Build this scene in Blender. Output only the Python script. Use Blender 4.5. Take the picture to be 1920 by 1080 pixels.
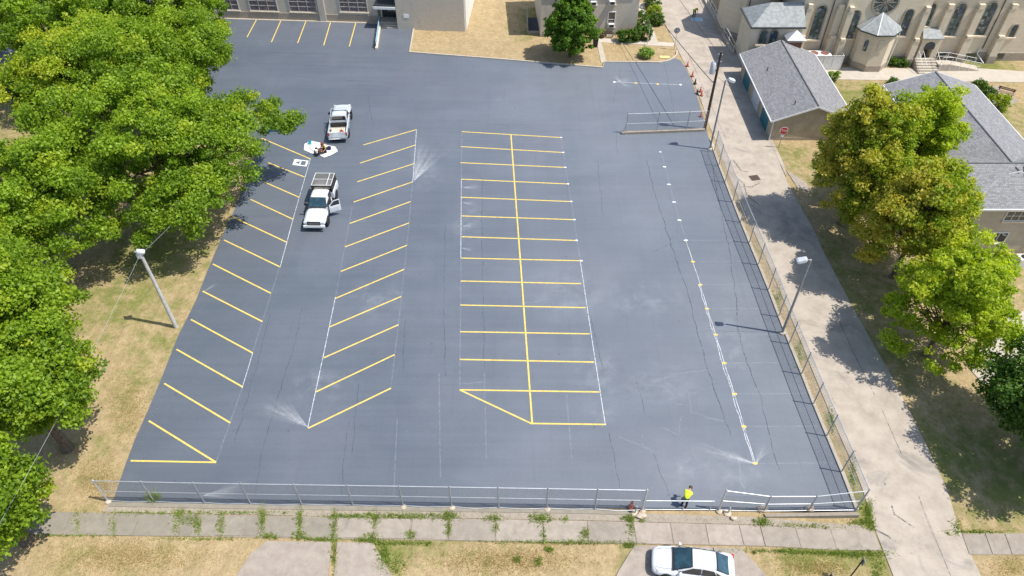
import bpy, bmesh, math, random
import numpy as np
from mathutils import Vector, Matrix
R = math.radians
# ------------------------------------------------------------------ camera, sky, sun, exposure
for o in list(bpy.data.objects): bpy.data.objects.remove(o)
scene = bpy.context.scene; C = scene.collection
H, FPX, NADIR = 41.0, 1360.0, 1910.0
TH = math.atan(FPX/(NADIR-540)); CT, ST = math.cos(TH), math.sin(TH)
cam = bpy.data.objects.new('camera', bpy.data.cameras.new('camera')); C.objects.link(cam)
cam.location = (0, 0, H); cam.rotation_euler = (math.pi/2-TH, 0, 0)
cam.data.sensor_width = 36; cam.data.lens = 36*FPX/1920; cam.data.clip_end = 2000
scene.camera = cam
SUN_EL, SUN_AZ = R(61.5), R(-13)
world = bpy.data.worlds.new('World'); scene.world = world; world.use_nodes = True
wn = world.node_tree.nodes; bg = wn['Background']
sky = wn.new('ShaderNodeTexSky'); sky.sky_type = 'NISHITA'; sky.sun_disc = False
sky.sun_elevation = SUN_EL; sky.sun_rotation = R(103)
world.node_tree.links.new(sky.outputs[0], bg.inputs[0]); bg.inputs[1].default_value = 0.15
sd = bpy.data.lights.new('sun', 'SUN'); sd.energy = 4.4; sd.angle = R(0.5); sd.color = (1.0, .955, .88)
sun = bpy.data.objects.new('sun', sd); C.objects.link(sun); sun.location = (60, -10, 110)
SDIR = Vector((math.cos(SUN_EL)*math.cos(SUN_AZ), math.cos(SUN_EL)*math.sin(SUN_AZ), math.sin(SUN_EL)))
sun.rotation_euler = SDIR.to_track_quat('Z', 'Y').to_euler()
scene.view_settings.view_transform = 'Standard'; scene.view_settings.look = 'None'
scene.view_settings.exposure = 0.36; scene.view_settings.gamma = 1
scene.render.engine = 'CYCLES'
try: scene.cycles.max_bounces = 6; scene.cycles.transparent_max_bounces = 12
except Exception: pass

# ------------------------------------------------------------------ helpers
def G(px, py, z=0.0):                                # photo pixel -> point on the level z
    u = (px-960)/FPX; v = (540-py)/FPX
    k = (z-H)/(-ST+v*CT)
    return Vector((k*u, k*(CT+v*ST), z))
def FX(px, py, Y):                                   # photo pixel -> (x, z) on the wall plane y = Y
    u = (px-960)/FPX; v = (540-py)/FPX; k = Y/(CT+v*ST)
    return k*u, H+k*(-ST+v*CT)
def ss(t): t = max(0., min(1., t)); return t*t*(3-2*t)
def dz(x, y): return -0.35*ss((x-14)/6)*ss((24.6-y)/4.2)
rnd = random.Random(7)

def thing(name, label, cat, loc=(0,0,0), rz=0.0, group=None):
    o = bpy.data.objects.new(name, None); C.objects.link(o); o.empty_display_size = .3
    o.location = loc; o.rotation_euler = (0, 0, rz); return tag(o, label, cat, group)
def tag(o, label, cat, group=None):
    o['label'] = label; o['category'] = cat
    if group: o['group'] = group
    return o
def struct(o, label=None):
    o['kind'] = 'structure'
    if label: o['label'] = label
    return o
def link(name, me, parent=None, loc=(0,0,0), rz=0.0):
    o = bpy.data.objects.new(name, me); C.objects.link(o); o.location = loc; o.rotation_euler = (0,0,rz)
    if parent: o.parent = parent
    return o
class MB:
    def __init__(s): s.v = []; s.f = []
    def add(s, vs, fs):
        b = len(s.v); s.v += [tuple(p) for p in vs]; s.f += [tuple(b+i for i in f) for f in fs]; return s
    def box(s, x0, x1, y0, y1, z0, z1, m=None):
        p = [Vector((x, y, z)) for z in (z0, z1) for y in (y0, y1) for x in (x0, x1)]
        if m is not None: p = [m @ q for q in p]
        return s.add(p, [(0,2,3,1),(4,5,7,6),(0,1,5,4),(2,6,7,3),(0,4,6,2),(1,3,7,5)])
    def bar(s, a, b, w, h):                           # box from a to b, w across, h up
        a = Vector(a); b = Vector(b); d = b-a; L = d.length
        q = d.to_track_quat('X', 'Z').to_matrix().to_4x4(); q.translation = a
        return s.box(0, L, -w/2, w/2, -h/2, h/2, q)
    def tube(s, a, b, r0, r1=None, n=8, cap=True):
        a = Vector(a); b = Vector(b); r1 = r0 if r1 is None else r1
        q = (b-a).to_track_quat('Z', 'Y')
        vs = []
        for p, r in ((a, r0), (b, r1)):
            for i in range(n):
                t = 2*math.pi*i/n; vs.append(p+q @ Vector((r*math.cos(t), r*math.sin(t), 0)))
        fs = [(i, (i+1) % n, n+(i+1) % n, n+i) for i in range(n)]
        if cap: fs += [tuple(range(n-1, -1, -1)), tuple(range(n, 2*n))]
        return s.add(vs, fs)
    def path(s, pts, r, n=6):
        for a, b in zip(pts[:-1], pts[1:]): s.tube(a, b, r, r, n)
        return s
    def prism(s, pts, z0, z1):                        # pts: xy, counter-clockwise
        n = len(pts); z0f = z0 if callable(z0) else (lambda x, y: z0); z1f = z1 if callable(z1) else (lambda x, y: z1)
        vs = [(p[0], p[1], z0f(p[0], p[1])) for p in pts]+[(p[0], p[1], z1f(p[0], p[1])) for p in pts]
        a = sum(pts[i][0]*pts[(i+1) % n][1]-pts[(i+1) % n][0]*pts[i][1] for i in range(n))
        idx = list(range(n)) if a > 0 else list(range(n-1, -1, -1))
        fs = [tuple(n+i for i in idx), tuple(reversed(idx))]
        for k in range(n):
            i, j = idx[k], idx[(k+1) % n]; fs.append((i, j, n+j, n+i))
        return s.add(vs, fs)
    def extr(s, pts, d):                              # polygon of 3-D points pushed along d
        n = len(pts); d = Vector(d); pts = [Vector(p) for p in pts]
        return s.add(pts+[p+d for p in pts], [tuple(range(n-1, -1, -1)), tuple(range(n, 2*n))]+[(i, (i+1) % n, n+(i+1) % n, n+i) for i in range(n)])
    def loft(s, rings, caps=True):
        n = len(rings[0]); vs = [p for r in rings for p in r]; fs = []
        for k in range(len(rings)-1):
            for i in range(n): fs.append((k*n+i, k*n+(i+1) % n, (k+1)*n+(i+1) % n, (k+1)*n+i))
        if caps: fs += [tuple(range(n-1, -1, -1)), tuple((len(rings)-1)*n+i for i in range(n))]
        return s.add(vs, fs)
    def lathe(s, prof, n=16, m=None):                 # prof: (r, z)
        rings = [[Vector((r*math.cos(2*math.pi*i/n), r*math.sin(2*math.pi*i/n), z)) for i in range(n)] for r, z in prof]
        if m is not None: rings = [[m @ p for p in r] for r in rings]
        return s.loft(rings)
    def mesh(s, name, mat, smooth=False, fix=True):
        me = bpy.data.meshes.new(name); me.from_pydata(s.v, [], s.f); me.materials.append(mat)
        if fix:
            bm = bmesh.new(); bm.from_mesh(me); bmesh.ops.recalc_face_normals(bm, faces=bm.faces); bm.to_mesh(me); bm.free()
        if smooth:
            me.polygons.foreach_set('use_smooth', [True]*len(me.polygons))
            try: me.set_sharp_from_angle(angle=R(40))
            except Exception: pass
        me.update(); return me
    def build(s, name, mat, parent=None, loc=(0,0,0), rz=0.0, smooth=False, fix=True):
        return link(name, s.mesh(name, mat, smooth, fix), parent, loc, rz)

# ------------------------------------------------------------------ materials
class N:
    def __init__(s, name):
        s.m = bpy.data.materials.new(name); s.m.use_nodes = True; s.t = s.m.node_tree; s.n = s.t.nodes
        s.b = s.n['Principled BSDF']; s.out = s.n['Material Output']
    def new(s, k, **kw):
        o = s.n.new(k)
        for a, b in kw.items(): setattr(o, a, b)
        return o
    def lk(s, a, b): s.t.links.new(a, b)
    def val(s, inp, v):
        if hasattr(v, 'is_linked') or hasattr(v, 'links'): s.lk(v, inp)
        else: inp.default_value = v
    def math(s, op, a, b=0.0, c=None, clamp=False):
        o = s.new('ShaderNodeMath', operation=op, use_clamp=clamp); s.val(o.inputs[0], a); s.val(o.inputs[1], b)
        if c is not None: s.val(o.inputs[2], c)
        return o.outputs[0]
    def coord(s, kind='pos', scale=(1,1,1), rot=(0,0,0)):
        src = s.new('ShaderNodeNewGeometry').outputs['Position'] if kind == 'pos' else s.new('ShaderNodeTexCoord').outputs[kind]
        mp = s.new('ShaderNodeMapping'); s.lk(src, mp.inputs[0]); mp.inputs['Scale'].default_value = scale; mp.inputs['Rotation'].default_value = rot
        return mp.outputs[0]
    def noise(s, vec, scale, detail=4, rough=.55, dist=0.0):
        o = s.new('ShaderNodeTexNoise'); s.lk(vec, o.inputs['Vector']); o.inputs['Scale'].default_value = scale
        o.inputs['Detail'].default_value = detail; o.inputs['Roughness'].default_value = rough; o.inputs['Distortion'].default_value = dist
        return o.outputs[0]
    def ramp(s, fac, a=.35, b=.65):
        return s.math('SMOOTHSTEP', fac, a, b) if False else s._mr(fac, a, b)
    def _mr(s, fac, a, b):
        o = s.new('ShaderNodeMapRange', interpolation_type='SMOOTHSTEP'); s.lk(fac, o.inputs[0]); o.inputs[1].default_value = a; o.inputs[2].default_value = b
        return o.outputs[0]
    def mix(s, fac, a, b, mode='MIX'):
        o = s.new('ShaderNodeMix', data_type='RGBA', blend_type=mode); s.val(o.inputs[0], fac)
        for i, c in ((6, a), (7, b)):
            if isinstance(c, tuple): o.inputs[i].default_value = (c[0], c[1], c[2], 1)
            else: s.lk(c, o.inputs[i])
        return o.outputs[2]
    def col(s, c):
        if isinstance(c, tuple): s.b.inputs['Base Color'].default_value = (c[0], c[1], c[2], 1)
        else: s.lk(c, s.b.inputs['Base Color'])
    def bump(s, h, strength=.3, dist=.02):
        o = s.new('ShaderNodeBump'); s.lk(h, o.inputs['Height']); o.inputs['Strength'].default_value = strength; o.inputs['Distance'].default_value = dist
        s.lk(o.outputs[0], s.b.inputs['Normal'])
def pm(name, c, rough=.6, var=.15, scale=3.0, metal=0.0, spec=.4, bump=0.0, kind='pos', c2=None, coat=0.0):
    n = N(name); v = n.coord(kind); f = n._mr(n.noise(v, scale, 5, .6), .3, .7)
    lo = tuple(x*(1-var) for x in c); hi = c2 if c2 else tuple(min(1, x*(1+var)) for x in c)
    n.col(n.mix(f, lo, hi)); b = n.b.inputs
    b['Roughness'].default_value = rough; b['Metallic'].default_value = metal; b['Specular IOR Level'].default_value = spec; b['Coat Weight'].default_value = coat
    if bump: n.bump(n.noise(v, scale*6, 4), bump, .02)
    return n.m
M = {}
def mk_asphalt():
    n = N('sealed_asphalt'); v = n.coord(); vs = n.coord('pos', (.06, .9, 1)); vl = n.coord('pos', (.9, .05, 1))
    a = n._mr(n.noise(v, .09, 4, .6), .3, .7); b = n._mr(n.noise(vs, 1.0, 5, .6), .25, .75); c = n._mr(n.noise(vl, .8, 4, .6), .3, .7); d = n.noise(v, 14, 3, .6)
    gx = n.new('ShaderNodeSeparateXYZ'); n.lk(n.coord(), gx.inputs[0])                      # 'dry' only blends tone: darker in the west, paler in the east
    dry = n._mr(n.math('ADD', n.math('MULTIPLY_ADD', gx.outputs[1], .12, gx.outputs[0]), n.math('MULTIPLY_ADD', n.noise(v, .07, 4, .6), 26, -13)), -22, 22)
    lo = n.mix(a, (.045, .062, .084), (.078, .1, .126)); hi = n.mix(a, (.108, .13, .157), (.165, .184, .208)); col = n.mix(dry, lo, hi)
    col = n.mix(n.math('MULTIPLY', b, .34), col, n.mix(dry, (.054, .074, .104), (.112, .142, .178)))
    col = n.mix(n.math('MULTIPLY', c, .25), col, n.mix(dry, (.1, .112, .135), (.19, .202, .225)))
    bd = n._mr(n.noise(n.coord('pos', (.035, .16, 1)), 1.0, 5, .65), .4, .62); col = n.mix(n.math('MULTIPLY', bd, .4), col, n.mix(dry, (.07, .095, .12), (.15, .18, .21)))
    ys = n._mr(n.noise(n.coord('pos', (.05, 1.6, 1)), 1.4, 3, .5), .42, .58); col = n.mix(n.math('MULTIPLY', ys, .12), col, (.24, .26, .3))
    w = n._mr(n.noise(v, .22, 6, .7, .5), .58, .76); col = n.mix(n.math('MULTIPLY', w, .32), col, (.25, .272, .295))
    pk = n._mr(n.noise(v, .13, 3, .5, .3), .52, .66); col = n.mix(n.math('MULTIPLY', pk, .3), col, (.18, .165, .195))
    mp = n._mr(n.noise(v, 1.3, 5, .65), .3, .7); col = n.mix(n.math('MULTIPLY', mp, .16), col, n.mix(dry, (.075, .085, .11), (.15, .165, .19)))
    wn_ = n.new('ShaderNodeTexWhiteNoise', noise_dimensions='1D'); n.lk(n.math('FLOOR', n.math('DIVIDE', n.math('ADD', gx.outputs[0], n.math('MULTIPLY', n.noise(n.coord('pos', (.0, .25, 0)), 1.0, 2), .5)), 3.4)), wn_.inputs['W'])
    col = n.mix(n.math('MULTIPLY', wn_.outputs[0], .22), col, (.19, .2, .225)); wy = n.new('ShaderNodeTexWhiteNoise', noise_dimensions='1D'); n.lk(n.math('FLOOR', n.math('DIVIDE', n.math('ADD', gx.outputs[1], n.math('MULTIPLY', n.noise(v, .3, 3), 1.2)), 1.5)), wy.inputs['W'])
    col = n.mix(n.math('MULTIPLY', wy.outputs[0], .13), col, (.06, .075, .1))
    pt = n.new('ShaderNodeTexVoronoi', feature='F1', distance='CHEBYCHEV'); n.lk(n.coord('pos', (1, .6, 1)), pt.inputs['Vector']); pt.inputs['Scale'].default_value = .2; ps = n.new('ShaderNodeSeparateColor'); n.lk(pt.outputs['Color'], ps.inputs[0])
    col = n.mix(n.math('MULTIPLY', ps.outputs[0], .16), col, (.2, .2, .22)); tk = n._mr(n.noise(n.coord('pos', (1.1, .035, 1), (0, 0, .05)), 1.5, 5, .7), .55, .7); col = n.mix(n.math('MULTIPLY', tk, .22), col, (.07, .08, .1))
    gr2 = n.noise(v, 4.5, 6, .8); col = n.mix(.22, col, n.mix(gr2, (.04, .05, .07), (.28, .295, .32)))
    oil = n._mr(n.noise(v, 1.9, 2, .4), .72, .8); col = n.mix(n.math('MULTIPLY', oil, .45), col, (.045, .05, .062))
    col = n.mix(.3, col, n.mix(d, (.05, .06, .08), (.24, .26, .285)))
    big = n._mr(n.noise(n.coord('pos', (.05, .11, 1)), 1.0, 4, .6, .6), .36, .64); pat = n._mr(n.noise(n.coord('pos', (.22, .3, 1)), 1.0, 5, .65), .38, .64)
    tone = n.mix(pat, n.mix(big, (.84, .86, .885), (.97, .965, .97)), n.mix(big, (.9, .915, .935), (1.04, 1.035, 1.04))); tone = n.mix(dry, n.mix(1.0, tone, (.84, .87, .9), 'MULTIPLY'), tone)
    col = n.mix(1.0, col, tone, 'MULTIPLY')
    n.col(col); r = n.math('MULTIPLY_ADD', a, -.06, .54); n.lk(n.math('MULTIPLY_ADD', b, .08, r), n.b.inputs['Roughness'])
    n.b.inputs['Specular IOR Level'].default_value = .6; n.bump(n.noise(v, 30, 3, .7), .35, .012); return n.m
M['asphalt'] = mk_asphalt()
def mk_concrete(name, a, b, stain, amt=.5, sc=.35):
    n = N(name); v = n.coord(); f = n._mr(n.noise(v, sc*3, 6, .65), .3, .7)
    col = n.mix(f, a, b); s = n._mr(n.noise(v, sc, 6, .7, .8), .52, .72); col = n.mix(n.math('MULTIPLY', s, amt), col, stain)
    sp = n._mr(n.noise(v, 9, 3, .6), .66, .74); col = n.mix(n.math('MULTIPLY', sp, .35), col, tuple(x*.45 for x in a))
    fine = n.noise(v, 22, 2, .6); col = n.mix(.18, col, n.mix(fine, tuple(x*.55 for x in a), tuple(min(1, x*1.35) for x in b)))
    oi = n.new('ShaderNodeObjectInfo').outputs['Random']; col = n.mix(n.math('MULTIPLY', oi, .3), col, tuple(x*.6 for x in a))
    n.col(col); n.b.inputs['Roughness'].default_value = .85; n.b.inputs['Specular IOR Level'].default_value = .25
    n.bump(n.noise(v, 18, 4, .7), .35, .015); return n.m
M['alley'] = mk_concrete('alley_concrete', (.335, .285, .232), (.46, .4, .33), (.185, .17, .152), .9, .26)
M['walk'] = mk_concrete('sidewalk_concrete', (.285, .245, .198), (.385, .335, .275), (.19, .17, .14), .75, .6)
M['walkold'] = mk_concrete('old_sidewalk_concrete', (.235, .21, .165), (.31, .275, .22), (.18, .165, .13), .6, .6)
M['apron'] = mk_concrete('apron_concrete', (.305, .255, .21), (.42, .36, .3), (.19, .165, .14), .8, .55)
M['pale'] = mk_concrete('pale_concrete', (.47, .415, .335), (.56, .5, .42), (.36, .32, .27), .5, .4)
M['curb'] = mk_concrete('curb_concrete', (.42, .37, .3), (.55, .48, .39), (.25, .22, .18), .6, .8)
M['gravel'] = mk_concrete('dirt_gravel', (.27, .23, .18), (.36, .31, .25), (.2, .18, .12), .6, 1.2)
def mk_ground():
    n = N('dry_lawn'); v = n.coord(); at = n.new('ShaderNodeAttribute', attribute_name='green').outputs['Fac']
    a = n._mr(n.noise(v, .55, 6, .7, .4), .3, .7); fi = n.noise(v, 7, 4, .75); st = n.noise(n.coord('pos', (3, .5, 1), (0, 0, .4)), 3, 3)
    cl = n.noise(v, 2.4, 5, .8); straw = n.mix(a, (.34, .245, .125), (.49, .37, .205)); straw = n.mix(.4, straw, n.mix(n._mr(cl, .35, .65), (.15, .1, .04), (.62, .49, .3))); straw = n.mix(n.math('MULTIPLY', n._mr(n.noise(v, .9, 6, .75), .42, .66), .75), straw, (.22, .165, .075))
    straw = n.mix(.5, straw, n.mix(fi, (.13, .085, .03), (.62, .48, .29)))
    grn = n.mix(a, (.14, .165, .04), (.235, .225, .075)); grn = n.mix(.35, grn, n.mix(n._mr(cl, .35, .65), (.07, .075, .02), (.36, .33, .12))); grn = n.mix(.35, grn, n.mix(fi, (.05, .08, .015), (.28, .27, .09)))
    g = n.math('ADD', at, n.math('MULTIPLY_ADD', n.noise(v, .8, 6, .7), 1.5, -.9)); g = n._mr(g, .0, .55)
    n.col(n.mix(g, straw, grn)); n.b.inputs['Roughness'].default_value = .95; n.b.inputs['Specular IOR Level'].default_value = .1
    n.bump(n.math('ADD', fi, n.math('MULTIPLY', st, .6)), .8, .06); return n.m
M['ground'] = mk_ground()
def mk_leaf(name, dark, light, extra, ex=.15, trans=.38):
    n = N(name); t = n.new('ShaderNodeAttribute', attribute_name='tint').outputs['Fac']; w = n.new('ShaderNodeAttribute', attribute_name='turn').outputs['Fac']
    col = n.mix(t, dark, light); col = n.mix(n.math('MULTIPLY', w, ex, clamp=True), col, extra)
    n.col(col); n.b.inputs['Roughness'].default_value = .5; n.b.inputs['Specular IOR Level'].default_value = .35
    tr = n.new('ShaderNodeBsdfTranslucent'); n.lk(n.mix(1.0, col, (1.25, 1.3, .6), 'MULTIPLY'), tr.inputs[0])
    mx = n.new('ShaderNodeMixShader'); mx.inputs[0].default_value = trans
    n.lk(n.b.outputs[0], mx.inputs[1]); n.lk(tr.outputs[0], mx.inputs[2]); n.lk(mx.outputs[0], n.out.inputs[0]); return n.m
M['leaf_maple'] = mk_leaf('broad_leaves', (.12, .22, .014), (.36, .5, .035), (.6, .55, .04), .5, .48)
M['leaf_lime'] = mk_leaf('lime_leaves', (.24, .36, .016), (.55, .62, .045), (.68, .62, .07), .6, .52)
M['leaf_olive'] = mk_leaf('turning_leaves', (.17, .28, .014), (.44, .5, .035), (.64, .47, .09), .6, .48)
M['leaf_dark'] = mk_leaf('dark_leaves', (.05, .12, .014), (.14, .25, .03), (.14, .2, .03), .3)
M['leaf_mid'] = mk_leaf('glossy_leaves', (.075, .17, .014), (.2, .34, .03), (.3, .36, .04), .3, .42)
M['leaf_hedge'] = mk_leaf('hedge_leaves', (.06, .13, .015), (.15, .25, .03), (.26, .28, .04), .4)
M['weed'] = mk_leaf('weed_blades', (.16, .28, .04), (.32, .45, .08), (.45, .38, .16), .8)
M['straw'] = mk_leaf('straw_blades', (.45, .35, .18), (.65, .53, .32), (.3, .34, .1), .5, .5)
M['bark'] = pm('bark', (.11, .085, .06), .9, .4, 5, bump=.6)
M['barkgrey'] = pm('grey_bark', (.2, .17, .14), .9, .4, 5, bump=.6)
def mk_paint(name, c, wear=.0, alpha=None):
    n = N(name); v = n.coord(); f = n._mr(n.noise(v, 6, 5, .7), .35, .7); n.col(n.mix(f, tuple(x*.86 for x in c), c)); n.b.inputs['Roughness'].default_value = .6
    if alpha is not None or wear:
        a = n._mr(n.noise(v, 3.5, 6, .75), .28, .62); lo, hi = (alpha if alpha else (1-wear, 1.0))
        n.lk(n.math('MULTIPLY_ADD', a, hi-lo, lo), n.b.inputs['Alpha'])
    return n.m
M['yellow'] = mk_paint('yellow_line_paint', (.84, .61, .14), .3)
M['white_paint'] = mk_paint('white_line_paint', (.8, .8, .78), .1)
M['chalk'] = mk_paint('chalk_strong', (.78, .8, .83), alpha=(.02, .85)); M['chalk_faint'] = mk_paint('chalk_faint', (.75, .78, .82), alpha=(-.08, .14))
M['crack'] = mk_paint('crack_filler', (.05, .058, .072), alpha=(-.25, .6))  # fills the cracks and also paints one wire shadow
M['crack_pale'] = mk_paint('dusty_crack', (.45, .47, .5), alpha=(-.1, .4))
def mk_spray():
    n = N('paint_overspray'); tc = n.new('ShaderNodeTexCoord').outputs['Object']; sp = n.new('ShaderNodeSeparateXYZ'); n.lk(tc, sp.inputs[0])
    x, y = sp.outputs[0], sp.outputs[1]; ang = n.math('DIVIDE', y, n.math('MAXIMUM', x, .02))     # mesh spans x 0..1, |y| <= .35 x
    cb = n.new('ShaderNodeCombineXYZ'); n.lk(n.math('MULTIPLY', ang, 5), cb.inputs[0]); n.lk(n.math('MULTIPLY', x, 1.2), cb.inputs[1])
    st = n.math('MULTIPLY_ADD', n._mr(n.noise(cb.outputs[0], .8, 4, .6, 1.0), .3, .75), .85, .06)
    fall = n.math('POWER', n.math('SUBTRACT', 1.0, x, clamp=True), 1.5); edge = n.math('POWER', n.math('SUBTRACT', 1.0, n.math('ABSOLUTE', n.math('MULTIPLY', ang, 2.86)), clamp=True), .9)
    a = n.math('MULTIPLY', n.math('MULTIPLY', st, fall), edge); gr = n._mr(n.noise(n.coord(), 3.5, 6, .85), .38, .62)
    n.lk(n.math('MULTIPLY', n.math('MULTIPLY', a, 1.15), n.math('MULTIPLY_ADD', gr, .5, .5), clamp=True), n.b.inputs['Alpha'])
    n.col((.82, .83, .84)); n.b.inputs['Roughness'].default_value = .8; return n.m
M['spray'] = mk_spray()
def mk_dust():
    n = N('pale_dust'); tc = n.new('ShaderNodeTexCoord').outputs['Object']; ln = n.new('ShaderNodeVectorMath', operation='LENGTH'); n.lk(tc, ln.inputs[0])
    f = n.math('POWER', n.math('SUBTRACT', 1.0, ln.outputs['Value'], clamp=True), 1.2); g = n._mr(n.noise(n.coord(), .7, 7, .75, .3), .4, .75)
    n.lk(n.math('MULTIPLY', n.math('MULTIPLY', f, g), .24), n.b.inputs['Alpha']); n.col((.6, .64, .68)); n.b.inputs['Roughness'].default_value = .9; return n.m
M['dust'] = mk_dust()
def mk_shingle(name, axis):
    n = N(name); g = n.new('ShaderNodeNewGeometry').outputs['Position']; sp = n.new('ShaderNodeSeparateXYZ'); n.lk(g, sp.inputs[0])
    cb = n.new('ShaderNodeCombineXYZ'); a, b = (1, 0) if axis == 'y' else (0, 1)
    n.lk(sp.outputs[a], cb.inputs[0]); n.lk(sp.outputs[b], cb.inputs[1])
    br = n.new('ShaderNodeTexBrick'); n.lk(cb.outputs[0], br.inputs['Vector']); br.inputs['Scale'].default_value = 1.0
    br.inputs['Brick Width'].default_value = .34; br.inputs['Row Height'].default_value = .145; br.inputs['Mortar Size'].default_value = .012
    br.inputs['Color1'].default_value = (.17, .168, .17, 1); br.inputs['Color2'].default_value = (.27, .266, .268, 1); br.inputs['Mortar'].default_value = (.12, .12, .13, 1)
    fl = n._mr(n.noise(n.coord('pos', (5, 2, 2) if axis != 'y' else (2, 5, 2)), 2.6, 3, .7), .54, .64); col = n.mix(n.math('MULTIPLY', fl, .5), br.outputs[0], (.4, .4, .405))
    col = n.mix(n.math('MULTIPLY', n._mr(n.noise(n.coord(), .5, 4), .4, .7), .3), col, (.19, .19, .2))
    n.col(col); n.b.inputs['Roughness'].default_value = .9; n.bump(br.outputs['Fac'], -.4, .01); return n.m
M['shingle_y'] = mk_shingle('asphalt_shingles', 'y'); M['shingle_x'] = mk_shingle('asphalt_shingles_cross', 'x')
def mk_brick(name, c1, c2, mort, bw=.3, rh=.09, flip=False):
    n = N(name); g = n.new('ShaderNodeNewGeometry').outputs['Position']; sp = n.new('ShaderNodeSeparateXYZ'); n.lk(g, sp.inputs[0])
    cb = n.new('ShaderNodeCombineXYZ'); n.lk(n.math('ADD', sp.outputs[0], sp.outputs[1]), cb.inputs[0]); n.lk(sp.outputs[2], cb.inputs[1])
    br = n.new('ShaderNodeTexBrick'); n.lk(cb.outputs[0], br.inputs['Vector']); br.inputs['Scale'].default_value = 1.0
    br.inputs['Brick Width'].default_value = bw; br.inputs['Row Height'].default_value = rh; br.inputs['Mortar Size'].default_value = rh*.1
    for k, c in (('Color1', c1), ('Color2', c2), ('Mortar', mort)): br.inputs[k].default_value = (*c, 1)
    v = n.coord(); dr = n._mr(n.noise(n.coord('pos', (1.2, 1.2, .25)), 1.0, 5, .65), .5, .75); col = n.mix(n.math('MULTIPLY', dr, .35), br.outputs[0], tuple(x*.6 for x in c1))
    col = n.mix(.15, col, n.mix(n.noise(v, 12, 3), (.2, .18, .14), (.6, .55, .46)))
    n.col(col); n.b.inputs['Roughness'].default_value = .9; n.bump(br.outputs['Fac'], -.3, .01); return n.m
M['brick'] = mk_brick('tan_brick', (.5, .44, .36), (.58, .52, .43), (.48, .43, .37))
M['plinth'] = mk_brick('base_course', (.31, .25, .19), (.38, .31, .24), (.3, .26, .22), .6, .2)
M['stone'] = mk_brick('church_stone', (.64, .55, .4), (.71, .62, .465), (.6, .52, .41), .55, .25)
M['stonedark'] = mk_brick('church_base_stone', (.3, .25, .19), (.37, .31, .24), (.3, .26, .2), .5, .28)
M['cap'] = pm('pale_capstone', (.66, .56, .42), .8, .12, 4)
M['slate'] = pm('grey_green_slate', (.27, .285, .28), .7, .2, 2.5, bump=.3)
M['lead'] = pm('dark_gutter', (.06, .065, .07), .5, .2, 3)
M['tanwall'] = pm('tan_rendered_wall', (.4, .34, .255), .9, .12, 1.2, bump=.2)
M['beige'] = pm('beige_siding', (.47, .41, .32), .85, .08, 1.5)
M['white'] = pm('white_trim', (.72, .72, .7), .5, .06, 3)
M['teal'] = pm('teal_garage_door', (.02, .14, .17), .5, .15, 2)
M['greydoor'] = pm('pale_garage_door', (.5, .53, .56), .5, .1, 2)
M['darkdoor'] = pm('dark_door', (.03, .035, .045), .35, .2, 3); M['wooddoor'] = pm('red_brown_door', (.12, .05, .03), .6, .2, 3)
M['steel'] = pm('galvanised_steel', (.56, .58, .6), .42, .12, 2, metal=.55, spec=.5)
M['steeldull'] = pm('dull_galvanised_post', (.36, .37, .385), .55, .15, 2, metal=.4)
M['wire'] = pm('fence_wire', (.36, .38, .4), .5, .1, 5, metal=.5)
M['pole'] = pm('weathered_pole', (.47, .45, .42), .8, .15, 4, bump=.3); M['polewood'] = pm('creosoted_pole', (.07, .05, .035), .9, .3, 5, bump=.5)
M['polegrey'] = pm('grey_painted_pole', (.27, .27, .26), .6, .12, 3)
M['cable'] = pm('black_cable', (.04, .04, .045), .6, .1, 3); M['palecable'] = pm('pale_cable', (.4, .42, .42), .6, .1, 3)
M['lampgrey'] = pm('lamp_housing', (.62, .64, .66), .4, .08, 4, metal=.2); M['lampglass'] = pm('lamp_glass', (.75, .8, .85), .15, .05, 3)
M['carwhite'] = pm('white_car_paint', (.68, .69, .7), .28, .02, 1, coat=.6, kind='Object'); M['carsilver'] = pm('pale_silver_paint', (.6, .65, .67), .3, .03, 1, coat=.6, metal=.15, kind='Object')
M['black'] = pm('black_plastic', (.02, .021, .023), .5, .2, 6); M['rubber'] = pm('tyre_rubber', (.018, .018, .019), .85, .2, 9); M['rim'] = pm('alloy_rim', (.45, .46, .48), .35, .1, 6, metal=.7)
M['red'] = pm('red_lens', (.42, .02, .02), .25, .1, 5); M['lens'] = pm('clear_lens', (.65, .68, .7), .12, .1, 5); M['chrome'] = pm('chrome', (.6, .61, .63), .2, .05, 5, metal=.9)
M['bedfloor'] = pm('worn_truck_bed', (.5, .45, .38), .8, .25, 4, kind='Object'); M['amber'] = pm('amber_lens', (.7, .25, .03), .3, .1, 5)
def mk_glass(name, c, rough=.06):
    n = N(name); v = n.coord('Object'); n.col(n.mix(n._mr(n.noise(v, 2.2, 4), .35, .7), tuple(x*.5 for x in c), c)); n.b.inputs['Roughness'].default_value = rough; n.b.inputs['Specular IOR Level'].default_value = .9; n.b.inputs['Coat Weight'].default_value = .5; return n.m
M['glass'] = mk_glass('window_glass', (.06, .065, .075)); M['carglass'] = mk_glass('car_glass', (.03, .08, .1), .04); M['sideglass'] = mk_glass('tinted_car_glass', (.02, .025, .03), .05)
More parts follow.
